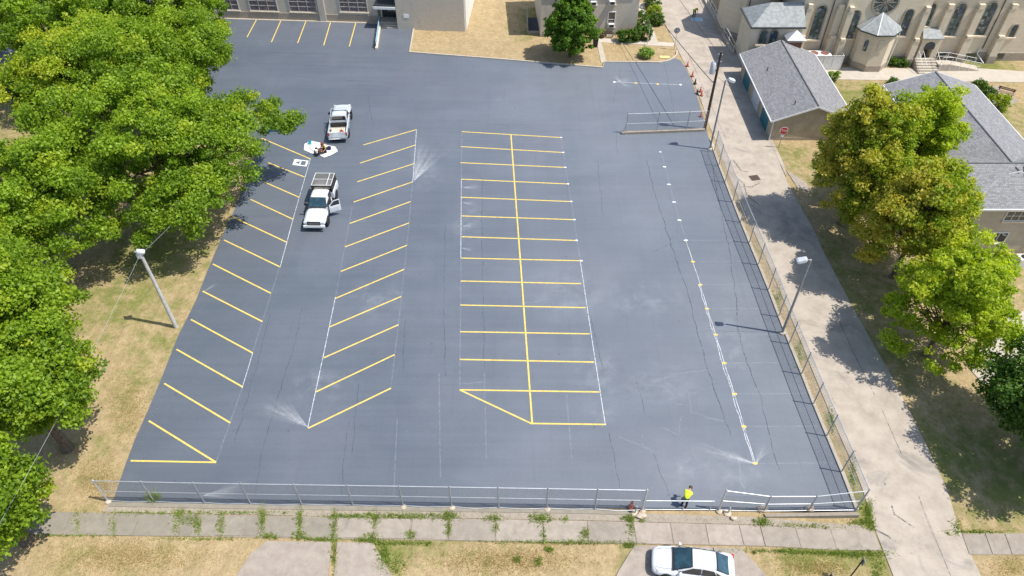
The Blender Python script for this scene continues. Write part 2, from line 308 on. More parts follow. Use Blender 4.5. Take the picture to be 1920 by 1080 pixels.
def mk_stained():
    n = N('stained_glass'); v = n.coord('pos', (1, 1, 1)); vo = n.new('ShaderNodeTexVoronoi'); n.lk(v, vo.inputs['Vector']); vo.inputs['Scale'].default_value = 2.6
    sp = n.new('ShaderNodeSeparateColor'); n.lk(vo.outputs['Color'], sp.inputs[0]); col = n.mix(sp.outputs[0], (.03, .045, .05), (.1, .15, .15)); col = n.mix(n._mr(sp.outputs[1], .82, .9), col, (.24, .26, .25))
    col = n.mix(n._mr(sp.outputs[2], .86, .92), col, (.05, .08, .14)); n.col(col); n.b.inputs['Roughness'].default_value = .25; n.bump(vo.outputs[0], .3, .02); return n.m
M['stained'] = mk_stained(); M['schoolglass'] = mk_glass('school_glass', (.17, .13, .135), .12); M['greyframe'] = pm('aged_window_frame', (.5, .48, .45), .6, .1, 3)
M['skin'] = pm('skin', (.42, .26, .18), .6, .08, 8); M['hivis'] = pm('high_visibility_yellow', (.62, .85, .04), .8, .08, 8); M['jeans'] = pm('dark_trousers', (.03, .035, .05), .9, .2, 8)
M['brownshirt'] = pm('brown_cap_cloth', (.16, .06, .04), .9, .2, 8); M['hair'] = pm('brown_hair', (.07, .04, .025), .8, .2, 12); M['boot'] = pm('boots', (.04, .03, .025), .8, .2, 8); M['yshirt'] = pm('yellow_shirt', (.75, .5, .12), .9, .1, 8)
M['sheet'] = pm('white_drop_cloth', (.78, .77, .75), .9, .1, 2); M['cyan'] = pm('cyan_plastic', (.03, .38, .55), .5, .1, 4); M['blue'] = pm('blue_plastic', (.01, .16, .42), .5, .12, 2); M['navy'] = pm('navy_cloth', (.03, .03, .1), .9, .2, 4)
M['orange'] = pm('orange_cone', (.6, .1, .05), .6, .15, 5); M['conedark'] = pm('dark_cone', (.05, .045, .045), .7, .2, 5); M['signred'] = pm('sign_red', (.55, .02, .035), .4, .05, 4); M['signback'] = pm('sign_back', (.24, .25, .26), .5, .1, 4)
M['signwhite'] = pm('sign_white', (.8, .8, .8), .4, .03, 4); M['rust'] = pm('rusty_grate', (.14, .085, .06), .9, .3, 6, metal=.3); M['timber'] = pm('old_timber', (.3, .2, .15), .9, .25, 4, bump=.4)
M['louver'] = pm('red_brown_louver', (.2, .085, .065), .7, .15, 4); M['metalroof'] = pm('pale_metal_roof', (.62, .64, .67), .35, .08, 3, metal=.5); M['stoneyellow'] = pm('yellow_stone', (.6, .5, .22), .85, .15, 4)
M['rock'] = pm('pale_rubble', (.46, .38, .29), .9, .25, 4, bump=.5); M['bluerail'] = pm('blue_white_railing', (.3, .5, .6), .5, .15, 3); M['acbody'] = pm('air_conditioner_white', (.7, .69, .66), .6, .06, 4)

# ------------------------------------------------------------------ ground, lot, alley, sidewalks
blobs = [(230,560,6,.55),(300,470,6,.6),(200,640,3,.3),(60,700,7,.4),(150,300,14,.5),(40,60,18,.5),(180,90,14,.4),(1010,30,4,.6),(990,60,3,.5),(1560,480,5,.5),(1620,560,5,.5),(1690,660,5,.45),(1760,860,6,.55),(1880,880,7,.55),
 (1600,640,4,.4),(1780,760,3,.3),(1500,285,2.2,.45),(1600,190,6,.6),(1640,190,6,.6),(1880,230,6,.5),(1560,330,5,.5),(1480,290,3,.5),(1700,820,6,.4),(1850,125,4,.7),(1900,220,5,.4),(1410,85,2,.7),(740,1050,2.2,.5),(720,1030,1.3,.8),(660,965,3,.4),(820,975,2.5,.75),(1250,1050,2,.4),(1520,1035,3,.6),(1640,1050,2.5,.6),(1590,1070,2.5,.4),
 (1630,960,1.2,.9),(1560,790,1.2,.5),(1500,660,1.2,.5),(1460,560,1.2,.5),(1420,460,1.2,.4),(1600,890,1.2,.6),(1180,1040,1.0,.6),(1860,955,2.2,.4),(900,1060,2.5,.3),(620,1000,1.2,.6),(300,640,4,.45),(250,720,4,.4),(330,560,3,.4),(150,900,4,.3),(200,830,3,.35),(120,1050,3,.3),(300,1050,3,.3),(1480,1060,1.5,.4)]
blobs = [(G(a, b).xy, r, k) for a, b, r, k in blobs]
def make_ground():
    xs = np.concatenate([[-420,-260,-160,-110], np.arange(-84, 84.1, .8), [110,160,260,420]]); ys = np.concatenate([[-160,-60,-20], np.arange(2, 112, .8), [120,140,180,260,420]])
    X, Y = np.meshgrid(xs, ys); D = np.vectorize(dz)(X, Y); rg = np.random.default_rng(3)
    Z = -.07+D+rg.normal(0, .012, X.shape)*(np.abs(X) < 84); gr = np.full(X.shape, .13)
    for p, r, k in blobs: gr = np.maximum(gr, k*np.exp(-((X-p.x)**2+(Y-p.y)**2)/(r*r)))
    gr = np.maximum(gr, .4*(X < -40)); gr = np.maximum(gr, .3*(X > 34)*(Y < 60))
    me = bpy.data.meshes.new('ground'); ny, nx = X.shape; idx = np.arange(ny*nx).reshape(ny, nx)
    f = np.stack([idx[:-1,:-1], idx[:-1,1:], idx[1:,1:], idx[1:,:-1]], -1).reshape(-1, 4)
    me.from_pydata(np.stack([X, Y, Z], -1).reshape(-1, 3).tolist(), [], f.tolist())
    a = me.attributes.new('green', 'FLOAT', 'POINT'); a.data.foreach_set('value', gr.reshape(-1).astype(np.float32))
    me.polygons.foreach_set('use_smooth', [True]*len(me.polygons)); me.materials.append(M['ground']); return me
ground = struct(link('ground', make_ground()), 'dry straw coloured lawn with green patches')
def gp(pts, z=0): return [G(a, b, z).xy for a, b in pts]
RIGHT_BASE = [(1330,262),(1337,285),(1346,311),(1358,342),(1372,379),(1387,417),(1403,456),(1420,497),(1439,544),(1458,594),(1478,645),(1501,702),(1523,758),(1548,818),(1576,885),(1604,957)]
LEFT_EDGE = [(213,936),(232,880),(252,826),(277,770),(304,706),(333,632),(366,566),(392,500),(415,446),(440,392),(466,325),(488,266)]
lot_px = LEFT_EDGE[::-1]+[(208,944),(1200,953),(1606,958)]+RIGHT_BASE[::-1][1:]+[(1326,246),(1318,215),(1308,184),(1297,152),(1286,128),(1276,113),(1266,109),(1252,115),(1238,118),(1134,117),(1131,128),(950,113),(768,99),(775,54),(756,54),(712,44),(445,35),(60,20),(-160,60),(-160,150),(120,190),(330,225)]
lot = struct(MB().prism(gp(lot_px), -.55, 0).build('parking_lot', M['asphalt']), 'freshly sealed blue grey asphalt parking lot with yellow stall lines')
def strip_mesh(pts, w, z):
    m = MB(); pts = [Vector((p[0], p[1])) for p in pts]; n = len(pts); L = []
    for i, p in enumerate(pts):
        t = (pts[min(i+1, n-1)]-pts[max(i-1, 0)]).normalized(); q = Vector((-t.y, t.x)); ww = w[i] if isinstance(w, list) else w
        L.append((p+q*ww/2, p-q*ww/2))
    vs = [(q.x, q.y, z) for l in L for q in l]
    return m.add(vs, [(2*i, 2*i+1, 2*i+3, 2*i+2) for i in range(n-1)])
zoff = [0]
def mark(name, px, w, mat, z, parent=lot):
    zoff[0] = (zoff[0]+1) % 9
    return strip_mesh(gp(px), w, z+zoff[0]*.0003).build(name, M[mat], parent, fix=False)
# yellow stall lines
left_row = [((490,259),(582,298)),((503,305),(571,332)),((495,341),(561,370)),((470,374),(549,411)),((435,406),(537,454)),((420,450),(524,500)),((399,495),(508,550)),((380,546),(492,603)),((358,599),(474,662)),((331,655),(454,725)),((308,719),(432,793)),((279,789),(405,867)),((245,864),(405,867))]
mid_row = [((681,272),(781,243)),((675,306),(779,272)),((670,341),(776,307)),((663,379),(774,341)),((656,419),(770,378)),((647,463),(767,418)),((639,509),(763,460)),((628,560),(758,505)),((618,613),(752,556)),((607,671),(747,609)),((592,735),(740,665)),((578,803),(733,728))]
dbl_row = [((866,247),(1052,258)),((864,275),(1056,286)),((863,305),(1060,314)),((865,336),(1065,345)),((866,370),(1071,378)),((866,405),(1077,412)),((866,444),(1081,451)),((865,484),(1090,489)),((864,527),(1090,532)),((863,572),(1098,577)),((863,622),(1106,626)),((862,674),(1114,679)),((862,731),(1124,735)),((996,794),(1136,796)),((862,731),(998,795))]
sch_row = [((481,37),(463,70)),((527,38),(509,79)),((574,39),(558,81)),((620,41),(607,85)),((667,43),(655,87))]
for a, b in left_row+mid_row+dbl_row+sch_row: mark('stall_line', [a, b], .115, 'yellow', .006)
mark('spine_line', [(958,253),(978,520),(998,795)], .115, 'yellow', .0105)
# layout chalk, dabs, stencil
for pts in ([(582,298),(552,402),(525,502)],[(474,662),(454,728)],[(781,243),(774,341)],[(629,557),(606,668),(577,803)],[(865,336),(864,484)],[(1088,490),(1112,650),(1135,797)],[(1152,154),(1276,159)]): mark('chalk_line', pts, .055, 'chalk', .013)
for pts in ([(524,502),(474,660)],[(454,728),(405,867)],[(774,341),(763,460),(748,600),(733,728)],[(866,247),(865,336)],[(864,484),(862,731)],[(1052,258),(1088,490)],[(660,390),(629,557)],[(1240,285),(1264,379),(1286,451)],[(908,700),(912,860)],[(823,700),(826,900)],[(1062,740),(1072,860)],[(745,780),(738,930)]): mark('chalk_line', pts, .08, 'chalk_faint', .013)
dabs = [(1238,285),(1246,313),(1254,346),(1264,379),(1274,413),(1286,451),(1299,491),(1313,534),(1326,579),(1342,628),(1358,681),(1377,739),(1395,800),(1416,869)]
def wig(p, q, k, amp, sd):
    r = random.Random(sd); return [(p[0]+(q[0]-p[0])*t/k+(r.uniform(-amp, amp) if 0 < t < k else 0), p[1]+(q[1]-p[1])*t/k) for t in range(k+1)]
mark('chalk_line', [p for a, b in zip(dabs[5:-1], dabs[6:]) for p in wig(a, b, 4, .5, 1)], .05, 'chalk', .013)
mark('chalk_line', [p for a, b in zip(dabs[7:-1], dabs[8:]) for p in wig((a[0]-3.5, a[1]), (b[0]-3.5, b[1]), 6, 1.6, a[0])], .05, 'chalk', .0165)
for i, (x, y) in enumerate(dabs):
    g = G(x, y); r = random.Random(i); m = MB(); n = 9
    m.add([(g.x+(.15+.07*r.random())*math.cos(t)*(1 if i else .6), g.y+(.07+.06*r.random())*math.sin(t), .0185) for t in [2*math.pi*k/n for k in range(n)]], [tuple(range(n))])
    m.build('paint_dab', M['yellow' if i > 5 else 'white_paint'], lot, fix=False)
    if i > 4:
        k = sum(1 for p in RIGHT_BASE if p[1] < y); p, q = RIGHT_BASE[k-1], RIGHT_BASE[k]; ex = p[0]+(q[0]-p[0])*(y-p[1])/(q[1]-p[1])
        mark('chalk_line', [(x+8, y), (ex-8, y-1)], .07, 'chalk_faint', .013)
for x, y in ((1152,154),(1192,156),(1233,158),(1276,159)):
    g = G(x, y); MB().add([(g.x+.15*math.cos(t), g.y+.17*math.sin(t), .0185) for t in [k*.7 for k in range(9)]], [tuple(range(9))]).build('paint_dab', M['white_paint' if x in (1152, 1276) else 'yellow'], lot, fix=False)
for line in dbl_row[:8]:
    for x, y in (line[1],):
        g = G(x, y); MB().add([(g.x+.13*math.cos(t), g.y+.1*math.sin(t), .0185) for t in [k*.7 for k in range(9)]], [tuple(range(9))]).build('paint_dab', M['white_paint'], lot, fix=False)
def stencil():
    o, ux, uy = G(563.5, 305.5), (G(576,306)-G(551,303)), (G(561,312)-G(566,299)); ux /= ux.length; uy /= uy.length
    W = lambda a, b: (o+ux*a*.85+uy*b*.8)
    m = MB()
    for a in ([(-.85,-.6),(.85,-.6),(.85,-.42),(-.85,-.42)],[(-.85,.42),(.85,.42),(.85,.6),(-.85,.6)],[(.62,-.42),(.85,-.42),(.85,.42),(.62,.42)],[(-.85,-.42),(-.68,-.42),(-.68,.42),(-.85,.42)],[(-.1,-.42),(.05,-.42),(.05,.42),(-.1,.42)],[(-.68,.0),(-.68,.42),(-.1,.42),(-.12,.3)],[(-.68,.0),(-.12,-.3),(-.1,-.42),(-.68,-.42)]):
        m.add([(W(*p).x, W(*p).y, .0195) for p in a], [tuple(range(len(a)))])
    m.build('arrow_stencil', M['white_paint'], lot, fix=False)
stencil()
# dark filled cracks, one painted wire shadow among them, and pale dusty cracks
def crack_or_wire_shadow(px, w=.07, mat='crack', sd=0, amp=.07):
    r = random.Random(sd+int(px[0][0])); P = gp(px); out = []
    for a, b in zip(P[:-1], P[1:]):
        k = max(2, int((b-a).length/.5))
        for t in range(k): out.append(a+(b-a)*t/k+Vector((r.uniform(-amp, amp), r.uniform(-amp, amp)*.6)))
    out.append(P[-1]); zoff[0] = (zoff[0]+1) % 9
    strip_mesh(out, [w*r.uniform(.5, 1.3) for _ in out], .0022+zoff[0]*.0003).build('crack', M[mat], lot, fix=False)
for k, px in enumerate([[(1212,300),(1225,350),(1246,420),(1262,470),(1282,525),(1300,590),(1318,660),(1330,700),(1345,745),(1360,790),(1370,815)],[(1335,310),(1352,400),(1368,470),(1380,560),(1384,620),(1400,680),(1425,740),(1440,800),(1452,850),(1462,880)],[(904,335),(904,480),(907,600),(908,690)],[(566,580),(552,650),(530,715),(508,790),(490,850),(478,930)],[(655,790),(645,860),(640,930)],[(672,720),(660,850)],[(1142,810),(1152,850),(1162,915)],[(1194,715),(1202,750),(1208,775)],[(855,225),(905,229),(950,236),(1010,241)],[(1055,243),(1090,244)],[(470,118),(560,122),(690,126),(760,133)],[(545,142),(640,150),(760,158)],[(500,98),(600,100),(700,112)],[(1245,118),(1252,150),(1262,200),(1264,240)],[(1228,470),(1262,455)],[(835,420),(832,600),(836,705)],[(1165,130),(1150,190)],[(1155,245),(1158,290)],[(690,180),(700,240)],[(760,600),(755,700)],[(1225,850),(1240,890),(1255,930)],[(1120,300),(1130,400)],[(505,590),(480,690),(440,830)],[(975,500),(978,560)],[(1100,560),(1130,690)],[(1318,620),(1420,622)],[(1165,210),(1195,213)]]): crack_or_wire_shadow(px, .06 if k < 2 else .035, 'crack', k)  # the line running down from the lawn kerb corner is a painted wire shadow
for k, px in enumerate([[(1240,710),(1265,702),(1310,695),(1325,695)],[(1267,757),(1280,760),(1296,760),(1297,772),(1330,783),(1358,790)],[(1295,760),(1293,740),(1312,735)],[(1165,820),(1195,835),(1215,842)],[(1205,815),(1207,835),(1230,850)],[(1240,800),(1275,815),(1278,780)],[(1275,880),(1300,850)],[(980,570),(1040,560)],[(1385,850),(1395,930)],[(862,720),(905,716)]]): crack_or_wire_shadow(px, .06, 'crack_pale', k+40, .12)
def fan(apex, tip, ratio=1.0):
    a, b = G(*apex), G(*tip); d = b-a; zoff[0] = (zoff[0]+1) % 9
    m = MB(); k = 10; m.add([(0,0,0)]+[(1, .35*(2*i/k-1), 0) for i in range(k+1)], [(0, i+1, i+2) for i in range(k)])
    o = m.build('paint_overspray', M['spray'], lot, (a.x, a.y, .0215+zoff[0]*.0004), math.atan2(d.y, d.x), fix=False); o.scale = (d.length, d.length*ratio, 1)
for a in [((577,801),(470,748),.75),((577,801),(520,745),.5),((1416,870),(1285,836),.55),((1416,870),(1340,850),1.0),((1416,870),(1436,828),1.1),((776,340),(822,272),.8),((776,338),(792,252),.6),((776,340),(800,300),1),((378,930),(470,905),.55),((378,930),(450,922),.8),((866,352),(905,350),1.2),((866,380),(895,382),1.3),((866,425),(892,420),1.2),((866,465),(890,470),1.2),((1154,154),(1185,148),1.4),((1163,155),(1150,140),1),((1163,155),(1185,165),1),((380,548),(410,530),.6)]: fan(*a)
def dust(px, rx, ry):
    g = G(*px); k = 14; zoff[0] = (zoff[0]+1) % 9
    o = MB().add([(math.cos(2*math.pi*i/k), math.sin(2*math.pi*i/k), 0) for i in range(k)], [tuple(range(k))]).build('dust_patch', M['dust'], lot, (g.x, g.y, .0008+zoff[0]*.0001), fix=False); o.scale = (rx, ry, 1)
for a in [((1120,690),3,4.2),((1128,780),1.6,1.6),((1060,560),4,3),((1240,720),5,3),((1280,880),4,2.4),((1390,890),3,2),((700,560),3.5,3),((600,720),3,2.5),((880,420),2.2,4),((800,330),2,3),((1200,560),6,3),((1370,640),3,5),((1060,520),3,2)]: dust(*a)

# alley
AL = [(1225,-8),(1232,12),(1255,60),(1277,105),(1300,152),(1317,195),(1332,240),(1342,262),(1356,300),(1374,345),(1396,395),(1412,430),(1432,474),(1452,520),(1476,577),(1502,640),(1528,705),(1557,775),(1590,850),(1618,915),(1646,990),(1662,1030),(1684,1085)]
AR = [(1322,-8),(1328,8),(1350,52),(1375,104),(1392,145),(1412,190),(1432,240),(1443,262),(1460,300),(1478,345),(1506,395),(1526,430),(1546,474),(1570,520),(1600,577),(1635,640),(1672,705),(1708,775),(1745,850),(1776,915),(1806,990),(1824,1030),(1850,1085)]
def strip2(L, Rr, z, thick=.12, n=5):
    m = MB(); rows = []
    for a, b in zip(L, Rr): rows.append([(a+(b-a)*t/n) for t in range(n+1)])
    for r in rows: m.v += [(p.x, p.y, z+dz(p.x, p.y)) for p in r]
    k = n+1; m.f += [(i*k+j, i*k+j+1, (i+1)*k+j+1, (i+1)*k+j) for i in range(len(rows)-1) for j in range(n)]
    return m
def dense(P, k=6): return [P[i].lerp(P[i+1], j/k) for i in range(len(P)-1) for j in range(k)]+[P[-1]]
aL, aR = dense(gp(AL)), dense(gp(AR))
ext = [(Vector((24.3, 12.5)), Vector((31.2, 12.5)))]; eL = dense([aL[-1], ext[0][0]])[1:]; eR = dense([aR[-1], ext[0][1]])[1:]
alley = struct(strip2([Vector((aL[0].x-8, 125))]+aL+eL, [Vector((aR[0].x-4, 125))]+aR+eR, -.028).build('alley', M['alley'], fix=False, smooth=True), 'pale worn concrete alley beside the parking lot')
for pts, w, mat in (([(1655,770),(1690,850),(1725,930),(1765,1020),(1790,1080)], .05, 'crack'),([(1290,100),(1330,190),(1362,262)], .05, 'crack'),([(1560,570),(1600,660),(1640,740)], .05, 'crack')):
    P = gp(pts); m = MB(); st = strip_mesh(P, w, 0); st.v = [(x, y, -.024+dz(x, y)) for x, y, z in st.v]; st.build('joint', M[mat], alley, fix=False)
for pts in ([(1380,330),(1395,345),(1400,365),(1425,385)],[(1375,300),(1390,320),(1405,322)],[(1660,905),(1680,960),(1720,985)],[(1640,985),(1670,1000),(1676,1006)],[(1390,350),(1410,350),(1425,342)]):
    st = strip_mesh(gp(pts), .12, 0); st.v = [(x, y, -.0235+dz(x, y)) for x, y, z in st.v]; st.build('crack', M['crack'], alley, fix=False)
# street beyond the verge (below the picture)
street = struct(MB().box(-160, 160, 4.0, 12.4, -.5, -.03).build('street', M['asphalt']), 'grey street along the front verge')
scurb = struct(MB().box(-160, 160, 12.4, 12.6, -.6, .07).build('street_kerb', M['curb'], street))
# garage forecourt, paths, patio
def sheet(name, px, z, mat, parent=None, label=None, thick=.1):
    o = MB().prism(gp(px), lambda x, y: z-thick+dz(x, y), lambda x, y: z+dz(x, y)).build(name, M[mat], parent)
    return struct(o, label) if parent is None else o
sheet('garage_forecourt', [(1372,98),(1394,102),(1402,140),(1450,264),(1472,312),(1474,330),(1462,304),(1443,262),(1412,190)], -.016, 'alley', None, 'concrete forecourt between alley and garage doors')
sheet('church_walk', [(1500,128),(1530,140),(1540,148),(1930,154),(1930,134),(1840,128),(1700,128),(1570,126)], -.018, 'pale', None, 'pale concrete walk in front of the church')
sheet('driveway', [(1812,684),(1850,726),(1935,640),(1935,575),(1890,596)], -.02, 'pale', None, 'white concrete driveway beside the rectory')
sheet('patio', [(1838,166),(1868,160),(1910,188),(1880,206),(1858,200)], -.018, 'walk', None, 'small grey patio behind the rectory')
sheet('garden_path', [(1474,318),(1512,342),(1522,360),(1496,352)], -.017, 'walk', None, 'short concrete path from alley to garden')
fp = sheet('front_path', [(1112,70),(1265,80),(1262,87),(1112,78)], -.02, 'pale', None, 'concrete path along the front of the tan brick house')
sheet('path_branch', [(1119,78.6),(1128,79.4),(1137,117),(1127,117)], -.018, 'pale', fp)
sheet('path_branch', [(1193,5),(1207,5),(1235,82),(1220,82)], -.014, 'pale', fp)
# lot kerbs
def kerb(name, px, w, h, label, z0=-.2, mat='curb'):
    P = gp(px); m = MB(); n = len(P); L = []
    for i, p in enumerate(P):
        t = (P[min(i+1, n-1)]-P[max(i-1, 0)]).normalized(); q = Vector((-t.y, t.x)); L.append((p+q*w/2, p-q*w/2))
    m.loft([[Vector((l[0].x, l[0].y, z0)), Vector((l[1].x, l[1].y, z0)), Vector((l[1].x, l[1].y, h)), Vector((l[0].x, l[0].y, h))] for l in L])
    return struct(m.build(name, M[mat]), label)
kerb('lawn_kerb', [(776,54),(768,98.3),(950,112.3),(1130,127.3),(1133,116.4),(1238,117.3),(1252,114.5),(1262,110),(1268,104),(1270,96)], .18, .12, 'low concrete kerb edging the dry lawn')
kerb('alley_kerb', [(x+2.5, y-1) for x, y in RIGHT_BASE], .22, .1, 'low concrete kerb under the alley fence', -.5)
kerb('front_kerb', [(205,945),(400,949),(700,953),(1000,957),(1198,961)], .3, .01, 'flush concrete kerb under the front fence', -.4, 'walkold')
rw = thing('retaining_wall', 'low concrete retaining wall under the corner of the lot fence', 'wall', (*G(1515,962).xy, -.4))
def rel(o, p): return Vector(p)-o.location
P = gp([(1432,963),(1606,959.5),(1612,966),(1436,969)])
MB().prism([rel(rw, (p.x, p.y, 0)).xy for p in P], -.4, .41).build('coping', M['gravel'], rw)
# sidewalk slabs
def lerp_edge(E, x):
    for (x0, y0), (x1, y1) in zip(E[:-1], E[1:]):
        if x <= x1 or (x1, y1) == E[-1]: return y0+(y1-y0)*(x-x0)/(x1-x0)
TOP = [(-200,956),(35,958),(600,968),(1100,976),(1642,990)]; BOT = [(-200,999),(25,1002),(410,1006),(1000,1016),(1657,1028)]
side = struct(strip2([G(x, lerp_edge(TOP, x)).xy for x in range(-200, 1643, 60)], [G(x*1.004, lerp_edge(BOT, x)).xy for x in range(-200, 1643, 60)], -.03).build('sidewalk', M['gravel'], fix=False, smooth=True), 'old concrete sidewalk with weeds in its joints')
jt = [-200,-110,-30,50,136,212,264,320,344,372,412,462,494,566,630,703,772,842,930,1018,1100,1188,1256,1322,1385,1425,1492,1560,1643]
for i, (a, b) in enumerate(zip(jt[:-1], jt[1:])):
    old = b < 640; g = 2.2 if 300 < a < 860 else 1.0; ins = 2.5 if 380 < a < 840 else .6
    sl = lambda x, y: x+(x-960)*0+(-(x-960)*.017 if y else 0)
    r = random.Random(i); j = lambda: r.uniform(-.5, .5)
    pts = [(a+g+j(), lerp_edge(TOP, a)+ins), (b-g+j(), lerp_edge(TOP, b)+ins), (b-g+(b-960)*.022+j(), lerp_edge(BOT, b)-ins), (a+g+(a-960)*.022+j(), lerp_edge(BOT, a)-ins)]
    z = r.uniform(-.008, .012)
    MB().prism(gp(pts), lambda x, y: -.1+dz(x, y), lambda x, y: z+dz(x, y)).build('slab', M['walkold' if old else ('apron' if 1185 < a < 1390 else 'walk')], side)
rside = struct(MB().prism(gp([(1810,996),(2100,996),(2100,1035),(1830,1035)]), lambda x, y: -.1+dz(x, y), lambda x, y: -.03+dz(x, y)).build('sidewalk', M['gravel']), 'concrete sidewalk on the far side of the alley')
for i, (a, b) in enumerate(((1808,1852),(1852,1889),(1889,1930),(1930,2000))): MB().prism(gp([(a+.8,995),(b-.8,995),(b+13,1034),(a+15,1034)]), lambda x, y: -.1+dz(x, y), lambda x, y: .004+dz(x, y)).build('slab', M['walk'], rside)
def apron(px_list, label):
    g0 = px_list[0]; o = None
    for i, px in enumerate(px_list):
        if o is None: o = sheet('driveway_apron', px, -.004, 'apron', None, label)
        else: sheet('slab', px, -.002, 'apron', o)
apron([[(500,1014),(622,1016),(600,1224),(350,1224),(452,1066),(470,1038)],[(632,1016),(700,1018),(712,1040),(738,1082),(800,1224),(612,1224)]], 'cracked concrete driveway apron without a car on it')
apron([[(1190,1022),(1336,1026),(1360,1224),(1090,1224),(1160,1070)],[(1338,1026),(1390,1028),(1412,1052),(1440,1082),(1530,1224),(1363,1224)]], 'concrete driveway apron under the white sedan')
struct(strip2(dense(gp([(200,947),(700,954.5),(1200,962),(1430,969),(1500,973),(1560,976),(1615,979)]), 8), dense(gp([(192,959),(600,967),(1100,975),(1400,983),(1490,986),(1560,988),(1640,990)]), 8), -.034).build('gravel_strip', M['gravel'], fix=False, smooth=True), 'strip of dirt and gravel between front fence and sidewalk')

# ------------------------------------------------------------------ vegetation
def leaf_mesh(name, cen, nrm, size, tint, turn, mat, seed):
    rg = np.random.default_rng(seed); n = len(cen)
    nrm = nrm/np.maximum(np.linalg.norm(nrm, axis=1, keepdims=True), 1e-6); a = rg.normal(size=(n, 3)); a -= (a*nrm).sum(1, keepdims=True)*nrm; a /= np.maximum(np.linalg.norm(a, axis=1, keepdims=True), 1e-6); b = np.cross(nrm, a)
    L = size[:, None]*.62; W = size[:, None]*.42; fold = size[:, None]*.16
    V = np.stack([cen-a*L, cen+b*W+nrm*fold-a*L*.1, cen+a*L-nrm*fold*.6, cen-b*W+nrm*fold-a*L*.1], 1).reshape(-1, 3)
    me = bpy.data.meshes.new(name); me.vertices.add(4*n); me.vertices.foreach_set('co', V.astype(np.float32).ravel())
    me.loops.add(4*n); me.loops.foreach_set('vertex_index', np.arange(4*n, dtype=np.int32)); me.polygons.add(n); me.polygons.foreach_set('loop_start', np.arange(0, 4*n, 4, dtype=np.int32))
    try: me.polygons.foreach_set('loop_total', np.full(n, 4, dtype=np.int32))
    except Exception: pass
    for k, d in (('tint', tint), ('turn', turn)): me.attributes.new(k, 'FLOAT', 'POINT').data.foreach_set('value', np.repeat(d, 4).astype(np.float32))
    me.materials.append(mat); me.update(); me.validate(); return me
def crown(lobes, nleaf, size, seed, clump=1.1, turnfn=None, solid=.25, per=70, droop=0.0):
    """lobes: (x, y, z, rx, ry, rz). leaves sit in many small clumps near the outer shell of the lobes"""
    rg = np.random.default_rng(seed); LB = np.array(lobes, float); area = LB[:, 3]*LB[:, 4]+LB[:, 3]*LB[:, 5]; nc = max(4, nleaf//per)
    li = rg.choice(len(LB), nc, p=area/area.sum()); d = rg.normal(size=(nc, 3)); d[:, 2] = d[:, 2]*.9+.28; d /= np.linalg.norm(d, axis=1, keepdims=True)
    rad = np.where(rg.random(nc) < solid, rg.uniform(.35, .8, nc), rg.uniform(.78, 1.16, nc)); cc = LB[li, :3]+d*LB[li, 3:]*rad[:, None]
    cs = clump*rg.choice([.45, .7, .95, 1.25, 1.5], nc, p=[.25, .25, .25, .17, .08]); ct = rg.uniform(0, 1, nc)
    ci = rg.choice(nc, nleaf, p=cs**2/(cs**2).sum()); e = rg.normal(size=(nleaf, 3)); e /= np.linalg.norm(e, axis=1, keepdims=True); e[:, 2] = np.where(e[:, 2] < 0, e[:, 2]*.45, e[:, 2]*.8); e *= (rg.random(nleaf)**.42)[:, None]*rg.uniform(.75, 1.2, nleaf)[:, None]
    cen = cc[ci]+e*cs[ci][:, None]; nr = e*.7+d[ci]*.3+rg.normal(size=(nleaf, 3))*.9; nr[:, 2] += .45
    cen[:, 2] = np.maximum(cen[:, 2], .12); cen[:, 2] -= droop*np.linalg.norm(e[:, :2], axis=1)
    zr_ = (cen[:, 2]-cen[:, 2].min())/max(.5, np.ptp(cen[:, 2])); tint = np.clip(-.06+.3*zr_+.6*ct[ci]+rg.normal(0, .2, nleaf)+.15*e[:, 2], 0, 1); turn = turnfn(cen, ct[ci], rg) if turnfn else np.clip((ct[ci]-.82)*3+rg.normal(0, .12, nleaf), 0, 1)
    return cen, nr, size*rg.uniform(.6, 1.3, nleaf), tint, turn, cc
def tree(name, label, xy, lobes, nleaf, size, mat, seed, trunk=.3, clump=1.1, cat='tree', group=None, turnfn=None, solid=.25, fork=.35, bark='bark', nlimb=26, per=70):
    t = thing(name, label, cat, (xy[0], xy[1], -.05), 0, group); r = random.Random(seed)
    cen, nr, sz, ti, tu, cc = crown(lobes, nleaf, size, seed, clump, turnfn, solid, per)
    link('crown', leaf_mesh('crown', cen, nr, sz, ti, tu, M[mat], seed), t)
    zlo = min(l[2]-l[5] for l in lobes); ztop = max(l[2]+l[5]*.3 for l in lobes); fz = max(.9, zlo*.8+ztop*fork*.2); m = MB()
    cx = sum(l[0] for l in lobes)/len(lobes); cy = sum(l[1] for l in lobes)/len(lobes)
    base = [(0, 0, -.1, trunk*1.5), (.02, .02, .5, trunk*1.05), (cx*.15, cy*.15, fz, trunk*.85), (cx*.6, cy*.6, fz+(ztop-fz)*.55, trunk*.5), (cx, cy, ztop, trunk*.12)]
    for a, b in zip(base[:-1], base[1:]): m.tube(a[:3], b[:3], a[3], b[3], 9)
    m.build('trunk', M[bark], t, smooth=True); m = MB(); idx = list(range(len(cc))); r.shuffle(idx)
    for i in idx[:nlimb]:
        c = Vector(cc[i]); k = r.uniform(.0, .75); s = Vector(base[2][:3]).lerp(Vector(base[4][:3]), k*.7); mid = s.lerp(c, .5)+Vector((r.uniform(-.3,.3), r.uniform(-.3,.3), r.uniform(.0,.6)))
        r0 = trunk*(.42-.3*k); m.tube(s, mid, r0, r0*.55, 6); m.tube(mid, c, r0*.55, r0*.15, 5)
    m.build('limbs', M[bark], t, smooth=True); return t
